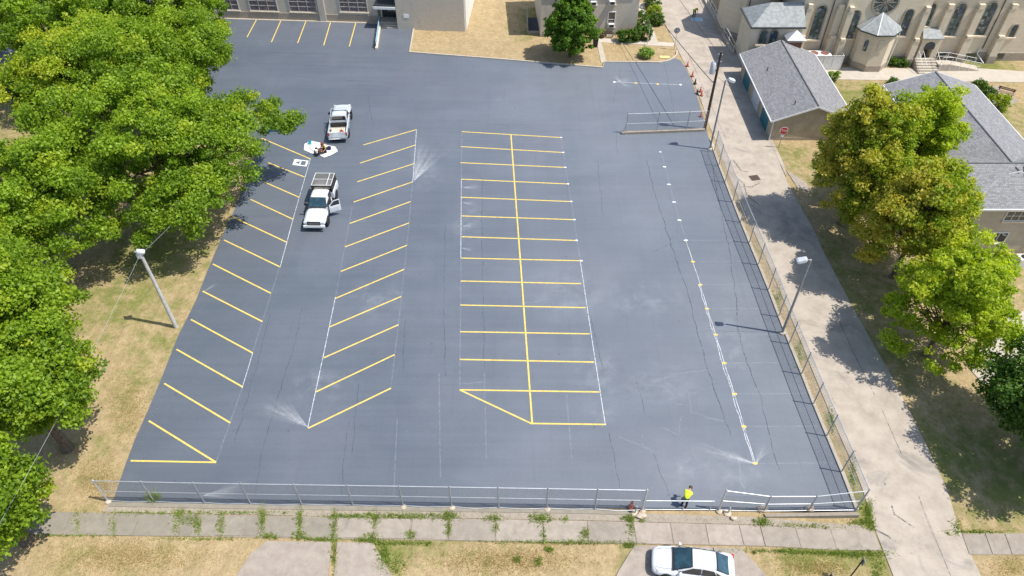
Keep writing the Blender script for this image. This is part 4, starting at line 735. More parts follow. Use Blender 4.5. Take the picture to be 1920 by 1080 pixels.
def sedan(lab, loc, rz):
    t = thing('sedan', lab, 'car', loc, rz)
    st = [(2.33,.50,.36,.54),(2.26,.72,.26,.64),(2.05,.83,.2,.72),(1.6,.885,.19,.80),(1.05,.9,.19,.90),(.4,.905,.19,.93),(-.5,.905,.19,.95),(-1.2,.9,.2,.98),(-1.75,.885,.22,1.02),(-2.1,.84,.26,1.01),(-2.25,.76,.32,.93),(-2.31,.6,.42,.78)]
    me = MB().loft([ring(x, body_half(hw, a, b)) for x, hw, a, b in st]).mesh('body', M['carwhite']); link('body', sub(me, 1), t)
    gh = [(1.12,.9,.70,.80),(.62,1.16,.63,.795),(.15,1.385,.57,.79),(-.35,1.435,.56,.785),(-.85,1.42,.555,.78),(-1.2,1.34,.55,.765),(-1.62,1.14,.57,.74),(-1.95,.98,.6,.7)]
    rr = []
    for x, z, wt, wb in gh: rr.append(ring(x, [(0, z+.015), (wt*.6, z+.008), (wt, z-.03), (wt+(wb-wt)*.55, z*.45+.9*.55), (wb, .86), (0, .84)]))
    link('cabin', sub(MB().loft(rr).mesh('cabin', M['carwhite']), 1), t)
    glasspatch('windshield_trim', [(1.14,-.69,.92),(1.14,.69,.92),(.14,.575,1.405),(.14,-.575,1.405)], 'black', t, .012)
    glasspatch('rear_trim', [(-1.97,.56,.99),(-1.97,-.56,.99),(-1.19,-.54,1.36),(-1.19,.54,1.36)], 'black', t, .012)
    for s in (1, -1): MB().path([(1.1,s*.62,.935),(1.7,s*.6,.845),(2.12,s*.52,.745)], .007, 5).build('hood_seam', M['black'], t)
    MB().path([(-1.95,-.62,1.04),(-2.2,-.55,.99),(-2.2,.55,.99),(-1.95,.62,1.04)], .007, 5).build('boot_seam', M['black'], t)
    glasspatch('windshield', [(1.08,-.64,.945),(1.08,.64,.945),(.2,.535,1.385),(.2,-.535,1.385)], 'carglass', t, .02)
    glasspatch('rear_window', [(-1.93,.52,1.005),(-1.93,-.52,1.005),(-1.24,-.5,1.345),(-1.24,.5,1.345)], 'carglass', t, .02)
    for s in (1, -1):
        for a in ([(.88,.955),(-.35,.975),(-.35,1.36),(.12,1.33)],[(-.42,.975),(-1.25,1.0),(-1.05,1.32),(-.42,1.36)],[(-1.3,1.0),(-1.62,1.03),(-1.2,1.26),(-1.13,1.3)]):
            P = [Vector((x, s*(.815-(z-.9)*.42), z)) for x, z in a]; P = P if s < 0 else P[::-1]; glasspatch('side_window', P, 'sideglass', t, .02)
        for x in (1.42, -1.4): wheel(t, x, s*.815)
        for x in (1.42, -1.4): MB().lathe([(.375,-.06),(.375,.0),(.34,.0),(.34,-.06)], 22, Matrix.Translation((x, s*.9, .34)) @ Matrix.Rotation(-s*math.pi/2, 4, 'X')).build('wheel_arch', M['black'], t)
        mo = MB().loft([[Vector((x, s*(y0+dy), .98+dz_)) for dy, dz_ in ((0,-.06),(.18,-.05),(.2,.05),(.02,.08))] for x, y0 in ((.82,.8),(.7,.78))]).build('mirror', M['carwhite'], t)
        MB().extr([(2.22,s*.52,.6),(1.98,s*.79,.66),(1.95,s*.8,.73),(2.15,s*.55,.68)], (0,0,.02)).build('headlight', M['lens'], t)
        MB().box(-2.29,-2.1,s*.66-.16,s*.66+.16,.74,.86).build('tail_light', M['red'], t)
        for x in (.1, -.85): MB().box(x-.1, x+.1, s*.91-.012, s*.91+.012, .78, .81).build('door_handle', M['carwhite'], t)
        for x in (.95, -.38): MB().box(x-.006, x+.006, s*.9-.012, s*.9+.012, .35, .93).build('door_seam', M['black'], t)
    MB().box(2.24,2.34,-.5,.5,.36,.48).build('grille', M['black'], t); MB().box(-2.34,-2.28,-.26,.26,.5,.63).build('licence_plate', M['signwhite'], t)
    MB().box(1.1,1.22,-.7,.7,.9,.925).build('cowl', M['black'], t); MB().box(-2.0,2.0,-.8,.8,.17,.3).build('underbody', M['black'], t); MB().tube((1.0,-.3,.985),(.55,-.1,1.2),.012).tube((1.0,.25,.985),(.5,.4,1.2),.012).build('wiper', M['black'], t)
    return t
def pickup(lab, loc, rz, paint, L=5.7, W=.98, cab=(.85,-1.05), rack=None, door=False, front='black'):
    t = thing('pickup_truck', lab, 'pickup truck', loc, rz); hx = L/2; c0, c1 = cab; P = M[paint]; zb = .48
    st = [(hx-.02,W*.72,.62,.98),(hx-.12,W*.9,.56,1.08),(hx-.35,W*.97,.52,1.13),(c0+.6,W*.99,.5,1.18),(c0,W,.48,1.2)]
    link('front_body', sub(MB().loft([ring(x, body_half(hw, a, b, .05)) for x, hw, a, b in st]).mesh('front_body', P), 1), t)
    st = [(c0+.05,W*.995,.46,1.19),(c0-.3,W,.46,1.2),((c0+c1)/2,W,.46,1.2),(c1+.02,W*.99,.46,1.2)]; link('cab_body', sub(MB().loft([ring(x, body_half(hw, a, b, .0)) for x, hw, a, b in st]).mesh('cab_body', P), 1), t)
    gh = [(c0+.1,1.2,.84,.9),(c0-.38,1.62,.75,.88),(c0-.62,1.8,.73,.88),(c0-1.1,1.86,.72,.87),(c1+.25,1.84,.71,.86),(c1+.02,1.72,.7,.86),(c1-.02,1.2,.82,.86)]
    link('cabin', sub(MB().loft([ring(x, [(0, z+.015), (wt*.6, z+.01), (wt, z-.03), (wt+(wb-wt)*.55, z*.45+1.15*.55), (wb, 1.15), (0, 1.12)]) for x, z, wt, wb in gh]).mesh('cabin', P), 1), t)
    glasspatch('windshield_trim', [(c0+.14,-.82,1.21),(c0+.14,.82,1.21),(c0-.6,.7,1.79),(c0-.6,-.7,1.79)], 'black', t, .02)
    for s in (1, -1): MB().path([(c0+.15,s*.78,1.245),(hx-.35,s*.74,1.185)], .008, 5).build('hood_seam', M['black'], t)
    glasspatch('windshield', [(c0+.09,-.78,1.235),(c0+.09,.78,1.235),(c0-.55,.67,1.765),(c0-.55,-.67,1.765)], 'carglass', t, .03)
    glasspatch('rear_window', [(c1-.03,.68,1.26),(c1-.03,-.68,1.26),(c1-.005,-.64,1.66),(c1-.005,.64,1.66)], 'sideglass', t, .03)
    for s in (1, -1):
        for a in ([(c0-.12,1.24),(c0-.95,1.24),(c0-.95,1.73),(c0-.5,1.7)],[(c0-1.02,1.24),(c1+.15,1.24),(c1+.18,1.68),(c0-1.02,1.73)]):
            if door and s > 0 and a[0][0] == c0-.12: continue
            Q = [Vector((x, s*(.885-(z-1.2)*.24), z)) for x, z in a]; Q = Q if s < 0 else Q[::-1]; glasspatch('side_window', Q, 'sideglass', t, .022)
        for x in (hx-1.0, -hx+1.15): wheel(t, x, s*(W-.1), .4, .27)
        for x in (hx-1.0, -hx+1.15): MB().lathe([(.47,-.05),(.47,.01),(.41,.01),(.41,-.05)], 22, Matrix.Translation((x, s*W, .43)) @ Matrix.Rotation(-s*math.pi/2, 4, 'X')).build('wheel_arch', M['black'], t)
        if not (door and s > 0): MB().loft([[Vector((x, s*(W+dy), 1.25+dz_)) for dy, dz_ in ((-.05,-.1),(.24,-.1),(.25,.12),(.05,.12))] for x in (c0-.2, c0-.32)]).build('mirror', M['black'], t)
        hl = MB().box(hx-.13, hx-.02, s*.7-.17, s*.7+.17, .84, 1.02).build('headlight', M['lens'], t)
        MB().box(-hx-.01, -hx+.1, s*(W-.1)-.06, s*(W-.1)+.075, .8, 1.16).build('tail_light', M['red'], t)
        MB().box(c0-.75, c0-.55, s*W-.012, s*W+.02, 1.02, 1.06).build('door_handle', M['black'], t)
        for x in (c0-.02, c0-.98): MB().box(x-.007, x+.007, s*W-.015, s*W+.006, .52, 1.16).build('door_seam', M['black'], t)
        bw = MB().loft([[Vector((x, s*y, z)) for y, z in ((W-.09,.62),(W*.985,.56),(W,.9),(W-.02,1.2),(W-.1,1.22))] for x in (c1-.06, -hx+.02)]).build('bed_side', P, t)
    MB().box(-hx+.02, c1-.06, -W+.09, W-.09, .66, .72).build('bed_floor', M['bedfloor'], t); MB().box(c1-.14, c1-.06, -W+.1, W-.1, .722, 1.2).build('bed_front', P, t)
    MB().box(-hx, -hx+.07, -W+.1, W-.1, .64, 1.2).build('tailgate', P, t); MB().box(-hx-.16, -hx-.01, -W+.05, W-.05, .5, .64).build('rear_bumper', M['chrome'], t)
    MB().box(hx-.06, hx+.1, -W+.06, W-.06, .5, .7).build('front_bumper', M[paint], t)
    g = MB().box(hx-.09, hx+.03, -.56, .56, .74, 1.06).build('grille', M['black'], t)
    for k in range(3): MB().box(hx+.03, hx+.042, -.48, .48, .8+.08*k, .815+.08*k).build('grille_bar', M['polegrey'], g)
    MB().box(-hx+.2, hx-.2, -.75, .75, .36, .52).build('chassis', M['black'], t); MB().box(-hx-.19, -hx-.165, -.2, .2, .53, .63).build('licence_plate', M['signwhite'], t)
    if door:
        hinge = Vector((c0-.02, W+.01, 0)); m4 = Matrix.Translation(hinge) @ Matrix.Rotation(R(-62), 4, 'Z')
        d = MB().box(-1.0, 0, -.05, .03, .55, 1.18, m4).build('door', P, t)
        for b in ((-1.0,-.93,1.18,1.7),(-.12,-.0,1.18,1.35)): MB().box(b[0], b[1], -.03, .02, b[2], b[3], m4).build('window_frame', P, d)
        MB().extr([m4 @ Vector(q) for q in ((-1.0,-.03,1.68),(-.4,-.03,1.68),(-.4,-.03,1.75),(-1.0,-.03,1.75))], (0,0,.0001)) ; MB().bar(m4 @ Vector((-1.0,0,1.7)), m4 @ Vector((-.48,0,1.7)), .05, .06).build('window_frame', P, d); MB().bar(m4 @ Vector((-.48,0,1.7)), m4 @ Vector((-.03,0,1.3)), .05, .06).build('window_frame', P, d)
        MB().extr([m4 @ Vector(q) for q in ((-.93,-.01,1.19),(-.06,-.01,1.19),(-.06,-.01,1.3),(-.48,-.01,1.67),(-.93,-.01,1.67))], (m4.to_3x3() @ Vector((0,.012,0)))).build('window', M['sideglass'], d)
        MB().box(-.85,-.1,.032,.05,.65,1.05, m4).build('door_trim', M['lampgrey'], d); MB().box(-.3,-.12,-.3,-.06,1.15,1.38, m4).build('mirror', M['black'], d)
        MB().box(c0-.95, c0-.05, W-.05, W+.012, .6, 1.68).build('door_opening', M['black'], t); MB().box(c0-.9, c0-.4, .3, .8, .9, 1.2).build('seat', M['navy'], t)
    if rack == 'cage':
        x0, x1 = c1-.12, -hx+.06; zt = 1.98
        m = MB()
        for x in (x0, (x0+x1)/2, x1): m.bar((x,-.86,zt),(x,.86,zt),.045,.045)
        for y in (-.86, .45, .86): m.bar((x0,y,zt+.002),(x1,y,zt+.002),.04,.04)
        m.build('rack_top', M['white'], t); m = MB()
        for x in (x0, (x0+x1)/2, x1):
            for y in (-.9, .9): m.bar((x,y,1.2),(x,y*.95,zt-.02),.055,.055)
        m.build('rack_post', M['black'], t)
        for y in (-1, 1): MB().box(x1, x0, y*.895-.01, y*.895+.01, 1.2, zt-.08).build('side_panel', M['black'], t)
        m = MB()
        for k in range(1, 24): xx = x0+(x1-x0)*k/24; m.bar((xx,-.84,zt-.03),(xx,.84,zt-.03),.022,.012)
        for k in range(1, 18): yy = -.86+1.72*k/18; m.bar((x0,yy,zt-.045),(x1,yy,zt-.045),.022,.012)
        m.build('mesh_roof', M['polegrey'], t); MB().box(x1-.02, x1+.02, -.84, .84, 1.25, zt-.06).build('rear_panel', M['black'], t); MB().bar((x0+.1,-.9,1.9),(x0+.1,.9,1.9),.1,.14).build('front_bar', M['black'], t)
        MB().box(x0-.7, x0-.1, -.75, .75, .722, 1.1).build('tool_chest', M['black'], t)
    if rack == 'bars':
        m = MB()
        for x in (c1-.15, c1-.75): m.tube((x,-.9,1.2),(x,-.78,1.75 if x > c1-.5 else 1.45),.03).tube((x,.9,1.2),(x,.78,1.75 if x > c1-.5 else 1.45),.03).tube((x,-.78,1.75 if x > c1-.5 else 1.45),(x,.78,1.75 if x > c1-.5 else 1.45),.03)
        m.tube((c1-.75,.86,1.45),(c0-.4,.78,1.93),.028).tube((c1-.75,-.86,1.45),(c0-.4,-.78,1.93),.028).tube((c0-.4,-.78,1.93),(c0-.4,.78,1.93),.028); m.build('ladder_rack', M['steel'], t)
        MB().box(c1-.55, c1-.16, -.82, .82, .722, 1.12).build('tool_box', M['black'], t)  # low black box across the bed behind the cab
        for k in range(8): MB().box(-hx+.1, c1-.75, -.8+.21*k, -.72+.21*k, .722, .735).build('bed_rib', M['cap'], t)
    return t
def heading(a, b): d = (a-b); return math.atan2(d.y, d.x)
f_, r_ = G(592,408,1.1), G(609,333,1.95); hd = heading(f_, r_); c = G(591,428,.3); ctr = Vector((c.x, c.y))-Vector((math.cos(hd), math.sin(hd)))*2.85
pickup('white crew pickup with a mesh rack and its driver door open', (ctr.x, ctr.y, 0), hd, 'carwhite', 5.9, .99, (1.0,-.95), 'cage', True)
f_, r_ = G(644,192,1.0), G(633.5,249,1.2); hd = heading(f_, r_); ctr = (G(642,200,.9)+G(634,256,.6))/2
pk = pickup('pale silver pickup with an open empty bed, parked ahead of the drop cloth', (ctr.x, ctr.y, 0), hd, 'carsilver', 5.6, .96, (1.0,-.5), 'bars', False)
rc = thing('red_tool', 'small red power tool lying in the open truck bed', 'tool', pk.matrix_world @ Vector((0,0,0)) if False else (ctr.x-math.cos(hd)*2.1+math.sin(hd)*.35, ctr.y-math.sin(hd)*2.1-math.cos(hd)*.35, .735), hd+.6); MB().box(-.22,.22,-.12,.12,0,.2).build('motor', M['red'], rc); MB().tube((-.2,0,.18),(.05,0,.34),.02).tube((.05,0,.34),(.2,0,.18),.02).build('handle', M['black'], rc)
sa, sb_ = G(1229,1046,.6), G(1369,1066,.6); hd = heading(sa, sb_); ctr = (sa+sb_)/2
sedan('white sedan parked on the concrete apron in front of the gate', (ctr.x, ctr.y-.05, 0), hd)

# ------------------------------------------------------------------ people
def skin_mesh(J, edges, rad, mat, lv=1, root=None):
    names = sorted({n for e in edges for n in e}); ix = {n: i for i, n in enumerate(names)}
    me = bpy.data.meshes.new('b'); me.from_pydata([J[n] for n in names], [(ix[a], ix[b]) for a, b in edges], []); o = bpy.data.objects.new('b', me); C.objects.link(o)
    o.modifiers.new('k', 'SKIN')
    if not me.skin_vertices: me.attributes.new  # layer is made with the modifier through bmesh below
    bm = bmesh.new(); bm.from_mesh(me); sl = bm.verts.layers.skin.verify(); bm.verts.ensure_lookup_table()
    for n, i in ix.items():
        rr = rad[n]; bm.verts[i][sl].radius = rr if isinstance(rr, tuple) else (rr, rr); bm.verts[i][sl].use_root = (n == (root or names[0]))
    bm.to_mesh(me); bm.free(); s = o.modifiers.new('s', 'SUBSURF'); s.levels = lv; s.render_levels = lv
    dg = bpy.context.evaluated_depsgraph_get(); dg.update(); r = bpy.data.meshes.new_from_object(o.evaluated_get(dg)); bpy.data.objects.remove(o)
    r.materials.clear(); r.materials.append(mat); r.polygons.foreach_set('use_smooth', [True]*len(r.polygons)); return r
def person(lab, loc, rz, J, shirt, trousers, hairmat, hat=None):
    t = thing('person', lab, 'person', loc, rz); J = {k: Vector(v) for k, v in J.items()}
    for s in 'LR':
        w, e = J['wr'+s], J['el'+s]; d = (w-e).normalized(); J['ha'+s] = w+d*.09
    J['hd0'] = J['neck'].lerp(J['head'], .45)
    E = [('pel','sp'),('sp','ch'),('ch','neck'),('neck','hd0'),('hd0','head')]
    for s in 'LR': E += [('ch','sh'+s),('sh'+s,'el'+s),('el'+s,'wr'+s),('wr'+s,'ha'+s),('pel','hp'+s),('hp'+s,'kn'+s),('kn'+s,'an'+s),('an'+s,'to'+s)]
    rad = {'pel':(.15,.12),'sp':(.14,.11),'ch':(.16,.115),'neck':.058,'hd0':.08,'head':(.085,.1)}
    for s in 'LR': rad.update({'sh'+s:.07,'el'+s:.043,'wr'+s:.03,'ha'+s:(.042,.02),'hp'+s:.095,'kn'+s:.062,'an'+s:.042,'to'+s:.04})
    bd = link('body', skin_mesh(J, E, rad, M['skin'], 1, 'pel'), t); m = MB()
    for s, sg in (('L',1),('R',-1)):
        w, h = J['wr'+s], J['ha'+s]; d = (h-w).normalized(); side = d.cross(Vector((0,0,1)));  side = side.normalized() if side.length > .1 else Vector((1,0,0)); nn = d.cross(side)
        for k, L in zip((-1.5,-.5,.5,1.5), (.06,.075,.08,.068)): a = h+side*k*.017; b = a+d*L*.6+nn*.008; m.tube(a, b, .009, .0085, 6); m.tube(b, b+d*L*.4+nn*.03, .0085, .006, 6)
        a = w+d*.03+side*.03*sg; m.tube(a, a+d*.05+side*.03*sg, .011, .0085, 6)
    m.build('fingers', M['skin'], bd, smooth=True)
    fw = (J['head']-J['neck']).normalized(); face = (Vector((1,0,0))-fw*fw.x); face = face.normalized() if face.length > .2 else Vector((0,0,-1)); hc = J['head']+fw*.02; sd_ = fw.cross(face)
    m = MB().tube(hc+face*.08-fw*.01, hc+face*.125-fw*.035, .012, .017, 6); m.tube(hc+sd_*.085, hc+sd_*.105-fw*.02, .022, .016, 6); m.tube(hc-sd_*.085, hc-sd_*.105-fw*.02, .022, .016, 6); m.build('face', M['skin'], bd)
    m = MB()
    for k in (-.035, .035): m.tube(hc+face*.088+sd_*k+fw*.01, hc+face*.098+sd_*k+fw*.01, .011, .009, 6)
    m.tube(hc+face*.085-sd_*.025-fw*.065, hc+face*.085+sd_*.025-fw*.065, .007); m.build('eyes_and_mouth', M['hair'], bd)
    q = fw.to_track_quat('Z', 'Y').to_matrix().to_4x4(); q.translation = hc+fw*.03-face*.015
    MB().lathe([(.108,-.07),(.115,-.0),(.1,.06),(.06,.095),(.01,.108)], 14, q).build('hair', M[hairmat], t, smooth=True)
    if hat: MB().lathe([(.2,-.005),(.2,.01),(.12,.03),(.11,.1),(.05,.13),(.01,.135)], 16, q).build('hat', M[hat], t, smooth=True)
    SE = [('pel','sp'),('sp','ch'),('ch','col')]; J['col'] = J['ch'].lerp(J['neck'], .7); sr = {'pel':(.17,.14),'sp':(.17,.135),'ch':(.185,.14),'col':.075}
    for s in 'LR': J['hem'+s] = J['sh'+s].lerp(J['el'+s], .8); SE += [('ch','sh'+s),('sh'+s,'hem'+s)]; sr.update({'sh'+s:.09,'hem'+s:.068})
    link('shirt', skin_mesh(J, SE, sr, M[shirt], 1, 'ch'), t); TE = []; tr = {'pel':(.165,.135)}
    for s in 'LR': TE += [('pel','hp'+s),('hp'+s,'kn'+s),('kn'+s,'an'+s)]; tr.update({'hp'+s:.112,'kn'+s:.08,'an'+s:.065})
    link('trousers', skin_mesh(J, TE, tr, M[trousers], 1, 'pel'), t)
    for s in 'LR': a, b = J['an'+s], J['to'+s]; d = (b-a); d.z = 0; d = d.normalized(); MB().loft([[Vector((a.x, a.y, 0))+d*x+d.cross(Vector((0,0,1)))*y+Vector((0,0,z)) for y, z in ((-w,.0),(w,.0),(w*.8,hh),(-w*.8,hh))] for x, w, hh in ((-.08,.04,.1),(.05,.048,.11),(.14,.05,.07),(.21,.03,.045))]).build('boot', M['boot'], t, smooth=True)
    return t
bend = dict(pel=(-.12,0,.92), sp=(.02,0,1.06), ch=(.24,0,1.2), neck=(.38,0,1.27), head=(.5,0,1.3), shL=(.25,.19,1.2), shR=(.25,-.19,1.2), elL=(.34,.24,.92), elR=(.36,-.22,.94), wrL=(.5,.14,.74), wrR=(.5,-.12,.76), hpL=(-.1,.1,.88), hpR=(-.1,-.1,.88), knL=(.0,.12,.48), knR=(-.02,-.12,.48), anL=(-.08,.13,.09), anR=(-.06,-.14,.09), toL=(.1,.15,.05), toR=(.12,-.17,.05))
squat = dict(pel=(-.22,0,.36), sp=(-.12,0,.55), ch=(.02,0,.78), neck=(.1,0,.95), head=(.17,0,1.07), shL=(.02,.19,.82), shR=(.02,-.19,.82), elL=(.2,.26,.6), elR=(.22,-.25,.62), wrL=(.42,.16,.5), wrR=(.42,-.14,.5), hpL=(-.18,.11,.36), hpR=(-.18,-.11,.36), knL=(.2,.2,.52), knR=(.2,-.2,.5), anL=(.0,.18,.09), anR=(.0,-.18,.09), toL=(.17,.2,.04), toR=(.17,-.2,.04))
g = G(1283,950); person('worker in bright yellow green shirt and dark trousers bending beside the low gate', (g.x, g.y+.1, 0), R(60), bend, 'hivis', 'jeans', 'hair')
g = G(1301,32); person('worker in bright yellow shirt stooping over a plate in the alley', (g.x, g.y, -.028), R(-80), bend, 'hivis', 'jeans', 'hair')
g = G(607,290); person('worker in yellow shirt and brown hat squatting on the white drop cloth', (g.x+.05, g.y+.35, .012), R(-100), squat, 'yshirt', 'jeans', 'hair', 'brownshirt')
# drop cloth and striping machine
cl = [(570,281),(572,270),(584,264),(600,268),(612,272),(628,275),(633,284),(620,291),(609,295),(598,290),(584,287)]
Pg = gp(cl); cc = sum((Vector(p) for p in Pg), Vector((0,0)))/len(Pg); m = MB(); rr = random.Random(9); rings = 5; vs = [(0,0,.05)]
for k in range(1, rings+1):
    for p in Pg: q = (Vector(p)-cc)*k/rings; vs.append((q.x+rr.uniform(-.05,.05), q.y+rr.uniform(-.05,.05), (.012 if k == rings else .02+rr.random()*.06)))
n = len(Pg); fs = [(0, 1+i, 1+(i+1) % n) for i in range(n)]+[(1+(k-1)*n+i, 1+k*n+i, 1+k*n+(i+1) % n, 1+(k-1)*n+(i+1) % n) for k in range(1, rings) for i in range(n)]
o = tag(m.add(vs, fs).build('drop_cloth', M['sheet'], None, (cc.x, cc.y, .012), smooth=True), 'crumpled white drop cloth spread on the asphalt between the pickups', 'cloth')
g = G(603,288); t = thing('line_striper', 'wheeled line striping machine standing on the white drop cloth', 'machine', (g.x-.1, g.y-.1, .03), R(25))
MB().box(-.5,.5,-.22,.22,.2,.26).tube((-.5,.2,.25),(-.85,.2,.95),.02).tube((-.5,-.2,.25),(-.85,-.2,.95),.02).tube((-.85,-.25,.95),(-.85,.25,.95),.02).build('frame', M['black'], t)
MB().box(-.1,.3,-.18,.18,.26,.55).build('engine', M['brownshirt'], t); MB().lathe([(.14,.26),(.15,.56),(.13,.58)], 12, Matrix.Translation((-.32,0,0))).build('paint_pail', M['white'], t); MB().path([(.2,.2,.4),(.45,.35,.25),(.2,.42,.1),(-.2,.36,.2)], .018).build('hose', M['black'], t)
for x, y in ((-.4,.25),(-.4,-.25),(.42,0)): MB().lathe([(.1,-.04),(.15,-.04),(.15,.04),(.1,.04)], 14, Matrix.Translation((x,y,.15)) @ Matrix.Rotation(R(90),4,'X')).build('wheel', M['rubber'], t)
def bucket(px, lab, mat, r=.17, h=.36):
    g = G(*px); t = thing('bucket', lab, 'bucket', (g.x, g.y, .03)); MB().lathe([(r*.85,0),(r,h),(r*.93,h),(r*.8,.03)], 14).build('pail', M[mat], t, smooth=True); MB().path([(r*math.cos(a), 0, h+r*.7*math.sin(a)) for a in [math.pi*k/8 for k in range(9)]], .008, 5).build('handle', M['steel'], t)
bucket((582,271),'cyan bucket at the corner of the white drop cloth','cyan'); bucket((618,281),'navy pail right beside the striping machine','navy',.2,.3); bucket((594,283),'dark pail between cyan bucket and striping machine','black',.15,.3)
g = G(511,244); t = thing('recycling_bin', 'blue bin under the overhanging branches at the lot edge', 'bin', (g.x, g.y, 0), R(15)); MB().loft([[Vector((x*s, y*s, z)) for x, y in ((-.55,-.4),(.55,-.4),(.55,.4),(-.55,.4))] for s, z in ((.82,.08),(1,1.0))]).build('body', M['blue'], t); MB().box(-.6,.6,-.45,.45,1.0,1.08).build('lid', M['blue'], t)
for x in (-.4,.4): MB().lathe([(.05,-.03),(.1,-.03),(.1,.03),(.05,.03)], 12, Matrix.Translation((x,.38,.1)) @ Matrix.Rotation(R(90),4,'X')).build('wheel', M['rubber'], t)

# ------------------------------------------------------------------ buildings
def FL(o, px, py, yl):                                   # photo pixel -> (x, z) in a building's own frame on its plane y = yl
    u = (px-960)/FPX; v = (540-py)/FPX; d = Vector((u, CT+v*ST, -ST+v*CT)); rz = o.rotation_euler.z; c, s = math.cos(-rz), math.sin(-rz)
    w = Vector((0,0,H))-o.location; a = Vector((c*w.x-s*w.y, s*w.x+c*w.y, w.z)); b = Vector((c*d.x-s*d.y, s*d.x+c*d.y, d.z)); k = (yl-a.y)/b.y; return a.x+k*b.x, a.z+k*b.z
def grid_window(t, x0, x1, z0, z1, Y, nx, nz, fr='white', gl='glass', bar=.045, sill='cap', name='window'):
    m = MB(); m.box(x0-.08, x1+.08, Y-.07, Y+.02, z0-.08, z0).box(x0-.08, x1+.08, Y-.07, Y+.02, z1, z1+.08).box(x0-.08, x0, Y-.07, Y+.02, z0, z1).box(x1, x1+.08, Y-.07, Y+.02, z0, z1)
    for k in range(1, nx): x = x0+(x1-x0)*k/nx; m.box(x-bar/2, x+bar/2, Y-.06, Y+.02, z0, z1)
    for k in range(1, nz):
        z = z0+(z1-z0)*k/nz
        for j in range(nx): m.box(x0+(x1-x0)*j/nx+bar/2, x0+(x1-x0)*(j+1)/nx-bar/2, Y-.055, Y+.02, z-bar/2, z+bar/2)
    w = m.build(name, M[fr], t)
    for i in range(nx):
        for j in range(nz): MB().box(x0+(x1-x0)*i/nx+bar/2, x0+(x1-x0)*(i+1)/nx-bar/2, Y-.02, Y-.012, z0+(z1-z0)*j/nz+bar/2, z0+(z1-z0)*(j+1)/nz-bar/2).build('pane', M[gl], w)
    if sill: MB().box(x0-.15, x1+.15, Y-.16, Y-.0, z0-.2, z0-.085).build('sill', M[sill], w)
    return w
# school
sc = thing('school_building', 'long tan brick school building with gridded windows and a recessed dark entrance', 'building', (*G(711,42.5).xy, -.05), R(-4))
MB().box(-62, -.02, 0, 14, -.3, 7.6).build('wall', M['brick'], sc); MB().box(-62, -.04, -.08, 0.0, -.3, .95).build('plinth', M['plinth'], sc); MB().box(-62, -.05, -.35, -.082, -.2, .1).build('apron_strip', M['curb'], sc)
x1r, _ = FL(sc, 872, 61, -1.6)
MB().box(2.7, x1r, -1.6, 14.01, -.3, 7.9).build('wing_wall', M['brick'], sc); MB().box(x1r+.005, x1r+.16, -1.2, 14, -.2, 7.6).build('wing_side_trim', M['white'], sc)
MB().box(-62, x1r, -.0, 14, 7.9, 8.1).build('roof', M['curb'], sc)
for i, (a, b) in enumerate(((347,367),(412,449),(471,521),(545,594),(639,689))):
    xa, z0 = FL(sc, a, 20.5, 0); xb, _ = FL(sc, b, 20.5, 0); w = grid_window(sc, xa, xb, max(1.2, z0), 3.7, 0, 3, 4, 'greyframe', 'schoolglass')
for a in (-30, -35, -40, -45, -50, -55): grid_window(sc, a, a+3.2, 1.4, 3.7, 0, 3, 4, 'greyframe', 'schoolglass')
for a in range(12): grid_window(sc, -57+a*4.7, -54+a*4.7, 5.0, 7.0, 0, 3, 3, 'greyframe', 'schoolglass')
xp, _ = FL(sc, 606, 30, 0); MB().box(xp-.4, xp+.4, -.22, -.001, -.2, 7.5).build('pilaster', M['brick'], sc)
MB().box(0, 2.7, .9, 14, -.3, 7.6).build('entry_wall', M['brick'], sc); MB().box(-.02, 2.69, -1.75, .9, 2.75, 3.05).build('entry_canopy', M['darkdoor'], sc); MB().box(-.06, 2.69, -1.85, -1.752, 2.6, 2.9).build('canopy_edge', M['white'], sc)
for k in range(3): MB().box(.15, 2.69, -1.5+.4*k, .9, -.2+.0, .16*(k+1)).build('step', M['curb'], sc) if k == 0 else MB().box(.15, 2.69, -1.5+.4*k, .9, .16*k, .16*(k+1)).build('step', M['curb'], sc)
for k in range(2):
    dd = MB().box(.35+1.08*k, 1.4+1.08*k, .82, .88, .49, 2.6).build('door', M['darkdoor'], sc); MB().box(.48+1.08*k, 1.27+1.08*k, .80, .815, .7, 2.45).build('pane', M['glass'], dd); MB().box(1.3-.2*k+.2, 1.36-.2*k+.2, .74, .79, 1.3, 1.8).build('handle', M['steel'], dd)
MB().box(.2, .34, .7, .9, .48, 2.7).box(2.52, 2.66, .7, .9, .48, 2.7).build('door_frame', M['white'], sc)
xs_, zs_ = FL(sc, 761.5, 30, -1.6); MB().box(xs_-.32, xs_+.32, -1.63, -1.602, zs_-.24, zs_+.24).build('wall_notice', M['signwhite'], sc)
ra, rb = G(713,44), G(706,93); t = thing('ramp_railing', 'low ramp wall with blue and white railing leading to the school entrance', 'railing', (ra.x, ra.y, 0)); d = rb-ra
MB().bar((0,0,.14), (d.x, d.y, .1), .3, .3).build('ramp_wall', M['cap'], t)
m = MB()
for k in range(6): q = d*k/5.2; MB().tube((q.x, q.y, .2), (q.x, q.y, 1.05), .025).build('post', M['white'], t)
for z in (.6, 1.03): MB().tube((0,0,z), (d.x*.97, d.y*.97, z-.05), .03).build('rail', M['bluerail'], t)
for k in range(5): MB().bar((d.x*(k+.06)/5.2, d.y*(k+.06)/5.2, .62), (d.x*(k+.94)/5.2, d.y*(k+.94)/5.2, .61), .02, .5).build('infill_panel', M['bluerail'], t)
